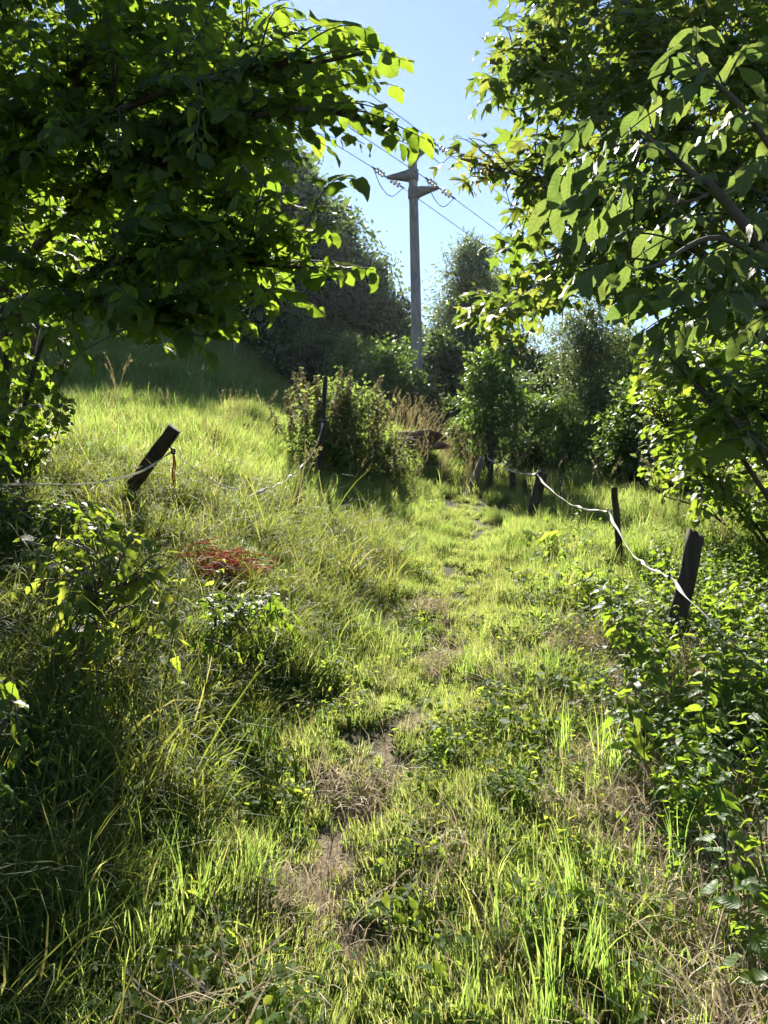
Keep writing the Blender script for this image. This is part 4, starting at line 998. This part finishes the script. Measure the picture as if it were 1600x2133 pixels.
# ------------------------------------------------------------------ the earth mound scar and the pale stone
def lump(name, c, r, seed, mat, amp=.25, n=28, mm=18):
    rng = np.random.default_rng(seed)
    th = np.linspace(0, math.pi, mm)[:, None]; ph = np.linspace(0, 2 * math.pi, n, endpoint=False)[None, :]
    X = np.sin(th) * np.cos(ph); Y = np.sin(th) * np.sin(ph); Z = np.cos(th) + 0 * ph
    k = 1 + 0 * X
    for q in range(9):
        w = rng.normal(0, 2.2 + q * .6, 3); k += amp / (1 + q * .5) * np.sin(X * w[0] + Y * w[1] + Z * w[2] + rng.random() * 6) * .6
    v = np.stack([X * k * r[0], Y * k * r[1], Z * k * r[2]], -1).reshape(-1, 3) + np.asarray(c)
    i = np.arange(mm - 1)[:, None] * n; j = np.arange(n)[None, :]; j2 = (j + 1) % n
    q = np.stack([i + j, i + j2, i + n + j2, i + n + j], -1).reshape(-1, 4)
    return make_mesh(name, v, q, mat, None, True)
mc = P(866, 922, 14.3)
o = obj('earth_scar', lump('earth_scar', mc, (.46, .30, .15), 3, M['earth'], .5, 80, 44)); tag(o, 'bare red-brown earth scar on top of the grassy mound', 'earth', kind='structure')
sc = P(520, 1046, 6.6); sc[2] = gz(sc[0], sc[1]) + .10
o = obj('stone', lump('stone', sc, (.09, .07, .10), 9, M['stone'], .2)); tag(o, 'pale stone in the grass where the slack tape end lies', 'stone')

# ------------------------------------------------------------------ fence posts, tape, twine
def post_mesh(name, base, top, wx, wy, mat, seed, notch=.03, sides=15, rows=14, square=True):
    rng = np.random.default_rng(seed)
    base = np.asarray(base, float); top = np.asarray(top, float)
    ax = norm(top - base); L = np.linalg.norm(top - base)
    s = norm(np.cross(ax, [0, 1.0, 0])); f = np.cross(s, ax)
    V = []; 
    ang = np.arange(sides) / sides * 2 * math.pi + .3
    ca, sa = np.cos(ang), np.sin(ang)
    if square:
        m_ = np.maximum(abs(ca), abs(sa)); e = .72
        ca, sa = ca * (1 - e) + e * ca / m_ , sa * (1 - e) + e * sa / m_
    j0 = 1 + rng.normal(0, .05, sides)
    for k in range(rows):
        t = k / (rows - 1); w = 1 + .10 * (1 - t)
        jit = j0 + rng.normal(0, .045, sides) - .16 * (np.arange(sides) % 5 == seed % 5)
        z = base + ax * (L * t) + (rng.normal(0, .003, 3))
        ring = z + (ca * jit * wx / 2 * w)[:, None] * s + (sa * jit * wy / 2 * w)[:, None] * f
        if k == rows - 1: ring = ring + ax * (notch * (ca * .6 + rng.normal(0, .35, sides)))[:, None]
        V.append(ring)
    V = np.vstack(V + [ [top + ax * notch * .1], [base] ])
    i = np.arange(rows - 1)[:, None] * sides; j = np.arange(sides)[None, :]; j2 = (j + 1) % sides
    q = np.stack([i + j, i + j2, i + sides + j2, i + sides + j], -1).reshape(-1, 4)
    jj = np.arange(sides); jn = (jj + 1) % sides; k = rows * sides
    t = np.vstack([np.stack([np.full(sides, k), (rows - 1) * sides + jj, (rows - 1) * sides + jn], -1), np.stack([np.full(sides, k + 1), jn, jj], -1)])
    return make_mesh(name, V, [q, t], mat)

def fence_post(name, label, base, top, wx, wy, seed, ins=None, mat='wood', group='fence posts', notch=.03):
    root = tag(empty(name), label, 'fence post', group)
    base = np.asarray(base, float); top = np.asarray(top, float)
    ax = norm(top - base)
    obj('shaft', post_mesh('shaft', base - ax * .3, top, wx, wy, M[mat], seed, notch), root)
    if ins is not None:                                   # insulator: screw stem and a ring that holds the tape
        ins = np.asarray(ins, float)
        near = base + ax * np.dot(ins - base, ax)
        mb = MB(); mb.tube(np.array([near, near * .4 + ins * .6, ins]), [.007, .006, .006], 7)
        a = np.linspace(0, 2 * math.pi, 15); rr = .022
        mb.tube(ins + np.stack([rr * np.cos(a) * .4, rr * np.cos(a) * .9, rr * np.sin(a)], -1), .008, 6, False)
        obj('insulator', mb.mesh('insulator', M['black']), root)
    return root

i1 = P(1394, 1200, 5.0); i2 = P(1266, 1064, 7.5); i3 = P(1117, 988, 10.0)
fence_post('fence_post', 'thick weathered post leaning over in the nettle patch, ragged top', P(1394, 1380, 4.95), P(1448, 1112, 5.05), .108, .08, 61, i1)
fence_post('fence_post', 'slim upright squared post carrying the tape between two leaning posts', P(1298, 1235, 7.5), P(1279, 1014, 7.5), .062, .055, 62, i2, notch=.006)
fence_post('fence_post', 'short thick post leaning in the grass where the tape kinks', P(1106, 1085, 10.0), P(1130, 984, 10.05), .13, .11, 63, i3)
i4 = P(1012, 951, 13.4)
fence_post('fence_post', 'small dark stake under the upper run of tape', P(1068, 1030, 12.6), P(1067, 980, 12.6), .09, .08, 64)
fence_post('fence_post', 'stubby dark stake in the grass beside the short leaning post', P(1095, 1030, 12.0), P(1094, 1000, 12.0), .06, .06, 65)
fence_post('fence_post', 'dark upright stake against the slim sapling stem', P(1021, 1035, 13.3), P(1023, 895, 13.3), .085, .07, 66, i4)
fence_post('broken_post', 'bleached broken post leaning at the top of the taped fence', P(978, 1020, 12.9), P(1006, 955, 12.9), .11, .09, 67, mat='wood_pale', group='broken posts', notch=.06)
il = P(361, 940, 6.2)
fence_post('fence_post', 'round weathered post leaning far over on the bank, orange twine at its insulator', P(243, 1052, 6.5), P(362, 893, 6.2), .102, .095, 68, il, notch=.008)
def iron_stake():
    root = tag(empty('iron_stake'), 'dark rusty stake rising out of the seeding nettles', 'stake')
    b = P(663, 1000, 10.1); t = P(678, 785, 10.1)
    mb = MB(); mb.tube(np.array([b - [0, 0, .2], (b + t) / 2 + [.01, 0, 0], t]), .032, 8); obj('shaft', mb.mesh('shaft', M['iron']), root)
    mb = MB(); k = P(672, 878, 10.05); mb.tube(np.array([k + [-.05, 0, 0], k + [.05, -.03, 0]]), .03, 8); obj('insulator', mb.mesh('insulator', M['black']), root)
iron_stake()
for px, py0, py1, D, lab in [(1167, 1050, 1004, 10.6, 'thin black plastic stake in the grass behind the tape'), (1156, 1040, 1016, 11.2, 'short black plastic stake with a ring top behind the tape')]:
    r = tag(empty('plastic_stake'), lab, 'stake'); mb = MB(); b = P(px, py0, D); t = P(px, py1, D); mb.tube(np.array([b - [0, 0, .3], t]), .010, 7); obj('shaft', mb.mesh('shaft', M['black']), r)
    a = np.linspace(0, 2 * math.pi, 13); mb = MB(); mb.tube(t + np.stack([.022 * np.cos(a), 0 * a, .022 * np.sin(a) + .02], -1), .006, 6, False); obj('ring', mb.mesh('ring', M['black']), r)
r = tag(empty('yellow_stake'), 'pale yellow marker stake standing in front of the dark trees', 'stake')
b = P(1140, 1000, 17.2); t = P(1141, 908, 17.2); mb = MB(); mb.tube(np.array([b - [0, 0, .3], (b + t) / 2, t]), [.034, .034, .03], 8)
me = mb.mesh('shaft', M['yellow_stake'], False); obj('shaft', me, r)
b = P(490, 775, 30); t = P(489, 712, 30); mb = MB(); mb.tube(np.array([b - [0, 0, .5], t]), [.05, .04], 7)
r = tag(empty('meadow_stake'), 'lone thin wooden stake in the shaded meadow', 'stake'); obj('shaft', mb.mesh('shaft', M['wood_pale']), r)

def ribbon(name, ctrl, width, mat, n=90, twist=9.0, seed=1, thick=.0015, kink=.006):
    rng = np.random.default_rng(seed)
    c = curve(ctrl, n); s = np.r_[0, np.cumsum(np.linalg.norm(np.diff(c, axis=0), axis=1))]
    c = c + np.stack([np.sin(s * 9 + 1) * kink, np.cos(s * 7) * kink, np.sin(s * 11 + 2) * kink], -1)
    tg = norm(np.gradient(c, axis=0)); a = norm(np.cross(tg, [0, 0, 1.0])); b = np.cross(a, tg)
    ph = twist * s / s[-1] * 2 + 1.4 * np.sin(s * 3.1) + .7 * np.sin(s * 7.7)
    w = a * np.cos(ph)[:, None] + b * np.sin(ph)[:, None]; nn = np.cross(tg, w)
    ww = width * (.75 + .25 * np.sin(s * 4.3 + 1))
    off = [(-.5, -1), (.5, -1), (.5, 1), (-.5, 1)]
    V = np.stack([c + w * (o[0] * ww)[:, None] + nn * (o[1] * thick) for o in off], 1).reshape(-1, 3)
    i = np.arange(n - 1)[:, None] * 4; j = np.arange(4)[None, :]; j2 = (j + 1) % 4
    q = np.stack([i + j, i + j2, i + 4 + j2, i + 4 + j], -1).reshape(-1, 4)
    q = np.vstack([q, [[0, 3, 2, 1]], [[4 * n - 4, 4 * n - 3, 4 * n - 2, 4 * n - 1]]])
    return make_mesh(name, V, q, mat)

root = tag(empty('fence_tape'), 'white electric fence tape sagging from post to post beside the nettles', 'fence tape')
runs = [[i4, P(1045, 972, 12.4), P(1080, 984, 11.2), i3],
        [i3, P(1150, 1022, 9.4), P(1190, 1050, 8.7), P(1225, 1061, 8.1), i2],
        [i2, P(1285, 1100, 7.0), P(1315, 1150, 6.4), P(1355, 1184, 5.6), i1],
        [i1, P(1425, 1236, 4.7), P(1455, 1270, 4.45), P(1510, 1322, 4.1), P(1560, 1368, 3.8), P(1660, 1450, 3.4)]]
for k, rr in enumerate(runs): obj('tape_run', ribbon('tape_run', rr, .030 if k < 3 else .026, M['tape'], 90, 5, k + 1), root)
root = tag(empty('slack_tape'), 'slack white tape drooping from the dark stake into the grass', 'fence tape')
obj('tape_run', ribbon('tape_run', [P(672, 878, 10.03), P(660, 925, 9.7), P(632, 968, 9.2), P(590, 1003, 8.2), P(545, 1022, 7.2), P(515, 1034, 6.7)], .036, M['tape'], 90, 5, 7), root)
root = tag(empty('bank_tape'), 'old white tape strung across the bank to the leaning round post', 'fence tape')
obj('tape_run', ribbon('tape_run', [P(-120, 1004, 5.2), P(0, 1010, 5.4), P(100, 1008, 5.6), P(210, 1004, 5.8), P(290, 982, 6.0), il], .020, M['tape'], 90, 6, 8, kink=.004), root)
mb = MB(); mb.tube(curve([il, P(400, 972, 6.2), P(450, 1005, 6.4), P(500, 1022, 6.6)], 30), .0035, 5)
r = tag(empty('fence_wire'), 'thin slack fence wire running from the leaning round post into the grass', 'wire'); obj('strand', mb.mesh('strand', M['wire']), r)

def twine():
    rng = np.random.default_rng(8)
    c = P(455, 1120, 5.3); gzc = gz(c[0], c[1])
    root = tag(empty('twine_tangle'), 'tangled heap of orange baler twine in the grass on the bank', 'twine')
    for k in range(24):
        m_ = 12; q = rng.normal(0, 1, (m_, 3)) * np.array([.15, .13, .075]) + np.array([rng.normal(0, .06), rng.normal(0, .04), 0])
        p = np.array([c[0], c[1], gzc + .20]) + q; p[:, 2] = np.maximum(p[:, 2], H(p[:, 0], p[:, 1]) + .02)
        mb = MB(); mb.tube(curve(p, 50), .0034, 4); obj('strand', mb.mesh('strand', M['twine']), root)
    root = tag(empty('twine_end'), 'frayed orange twine end hanging from the insulator of the leaning round post', 'twine')
    for k in range(5):
        mb = MB(); e = P(364 + rng.normal(0, 2.5), 1008 + rng.normal(0, 6), 6.15)
        mb.tube(curve([il, (il * .6 + e * .4) + [rng.normal(0, .012), 0, 0], (il * .3 + e * .7) + [rng.normal(0, .014), 0, 0], e], 16), .003, 4); obj('strand', mb.mesh('strand', M['twine']), root)
twine()

# ------------------------------------------------------------------ concrete power pole and its lines
def power_pole():
    D = 25.0
    b = np.array([fx(874, D), D, gz(fx(874, D), D)]); t = P(859, 298, D)
    root = tag(empty('power_pole'), 'tapered concrete power pole with three short wedge arms', 'power pole')
    ax = norm(t - b); n = 14
    pts = np.array([b - ax * .5 + (t - b + ax * .5) * k / (n - 1) for k in range(n)])
    mb = MB(); mb.tube(pts, np.linspace(.20, .135, n), 20); obj('shaft', mb.mesh('shaft', M['concrete']), root)
    mb = MB(); q = P(876, 678, D - .24); mb.tube(np.array([q + [.14, -.0, -.02], q + [.18, -.02, .02]]), .025, 6); obj('bolt', mb.mesh('bolt', M['iron']), root)
    def on_axis(py):
        z = P(800, py, D)[2]; return b + ax * ((z - b[2]) / ax[2])
    lines = []
    for py, tip_px, tip_py, lab in [(322, 908, 300, 'top'), (365, 806, 369, 'middle'), (402, 914, 391, 'lower')]:
        c = on_axis(py); tip = P(tip_px, tip_py, D)
        out = norm(np.array([tip[0] - c[0], 0, 0])); L = abs(tip[0] - c[0])
        sec = []
        for u, hh, yy in [(.0, .15, .17), (.16 / L, .15, .17), (.22 / L, .135, .14), (.62, .085, .09), (1.0, .035, .05)]:
            m_ = c * (1 - u) + tip * u if u > .2 / L else c + out * L * u
            for dy, dz in [(-1, -1), (1, -1), (1, 1), (-1, 1)]: sec.append(m_ + np.array([0, dy * yy, dz * hh]))
        V = np.array(sec); i = np.arange(4)[:, None] * 4; j = np.arange(4)[None, :]; j2 = (j + 1) % 4
        q = np.vstack([np.stack([i + j, i + j2, i + 4 + j2, i + 4 + j], -1).reshape(-1, 4), [[0, 3, 2, 1]], [[16, 17, 18, 19]]])
        arm = obj('arm', make_mesh('arm', V, q, M['concrete_arm']), root)
        mb = MB(); mb.tube(np.array([c + ax * -.18, c + ax * -.165, c + ax * .165, c + ax * .18]), [.165, .18, .18, .165], 18); obj('collar', mb.mesh('collar', M['concrete_arm']), arm)
        lines.append((tip, arm))
    WL = norm(P(-300, -420, 13) - P(806, 369, D)); WR = norm(P(2000, 1110, 70) - P(914, 391, D))
    for k, (tip, arm) in enumerate(lines):
        wr = tag(empty('power_line'), ['uppermost bare power wire crossing the sky past the pole top', 'power wire held by the arm that points towards the hazel', 'power wire held by the lower arm that points towards the maple'][k], 'power line')
        ends = []
        for s, W in ((0, WL), (1, WR)):
            a0 = tip + W * .08; a1 = tip + W * .62
            mb = MB(); mb.tube(np.array([tip, a0 + W * .05]), .022, 7); obj('clamp', mb.mesh('clamp', M['iron']), arm)
            for q in range(3):                            # three glass discs in a string
                e = a0 + W * (.10 + .15 * q); mb = MB()
                prof = [(0, .025), (.012, .04), (.03, .088), (.05, .092), (.06, .07), (.075, .035), (.11, .026), (.13, .022)]
                mb.tube(np.array([e + W * u for u, _ in prof]), [r for _, r in prof], 14); obj('insulator_disc', mb.mesh('insulator_disc', M['glass']), arm)
            mb = MB(); mb.tube(np.array([a1 - W * .02, a1 + W * .16]), .028, 7); obj('clamp', mb.mesh('clamp', M['iron']), arm)
            far = tip + W * 62
            t_ = np.linspace(0, 1, 60)[:, None]; p = a1 * (1 - t_) + far * t_; p[:, 2] -= (4 * (t_ * (1 - t_)) * .9)[:, 0]
            mb = MB(); mb.tube(p, .011, 5); obj('wire', mb.mesh('wire', M['wire']), wr); ends.append(a1 + W * .12)
        m1 = ends[0] * .72 + ends[1] * .28 + [0, 0, -.46]; m2 = ends[0] * .38 + ends[1] * .62 + [0, 0, -.52]
        mb = MB(); mb.tube(curve([ends[0], m1, m2, ends[1]], 24), .013, 5); obj('jumper_loop', mb.mesh('jumper_loop', M['wire']), wr)
power_pole()

# ------------------------------------------------------------------ the air: thin summer haze round the whole place
def haze():
    m, n, l, out = nt('summer_haze')
    v = n.new('ShaderNodeVolumePrincipled'); v.inputs['Color'].default_value = (.80, .90, 1.0, 1); v.inputs['Density'].default_value = HAZE
    v.inputs['Anisotropy'].default_value = .5
    l.new(v.outputs[0], out.inputs['Volume'])
    x, z0, z1 = 3010., -64., 78.
    V = [(-x, -x, z0), (x, -x, z0), (x, x + 10, z0), (-x, x + 10, z0), (-x, -x, z1), (x, -x, z1), (x, x + 10, z1), (-x, x + 10, z1)]
    F = np.array([(0, 3, 2, 1), (4, 5, 6, 7), (0, 1, 5, 4), (1, 2, 6, 5), (2, 3, 7, 6), (3, 0, 4, 7)])
    o = obj('haze', make_mesh('haze', V, F, m)); tag(o, 'thin pale summer haze over the valley', 'haze', kind='stuff')
HAZE = .00021
haze()
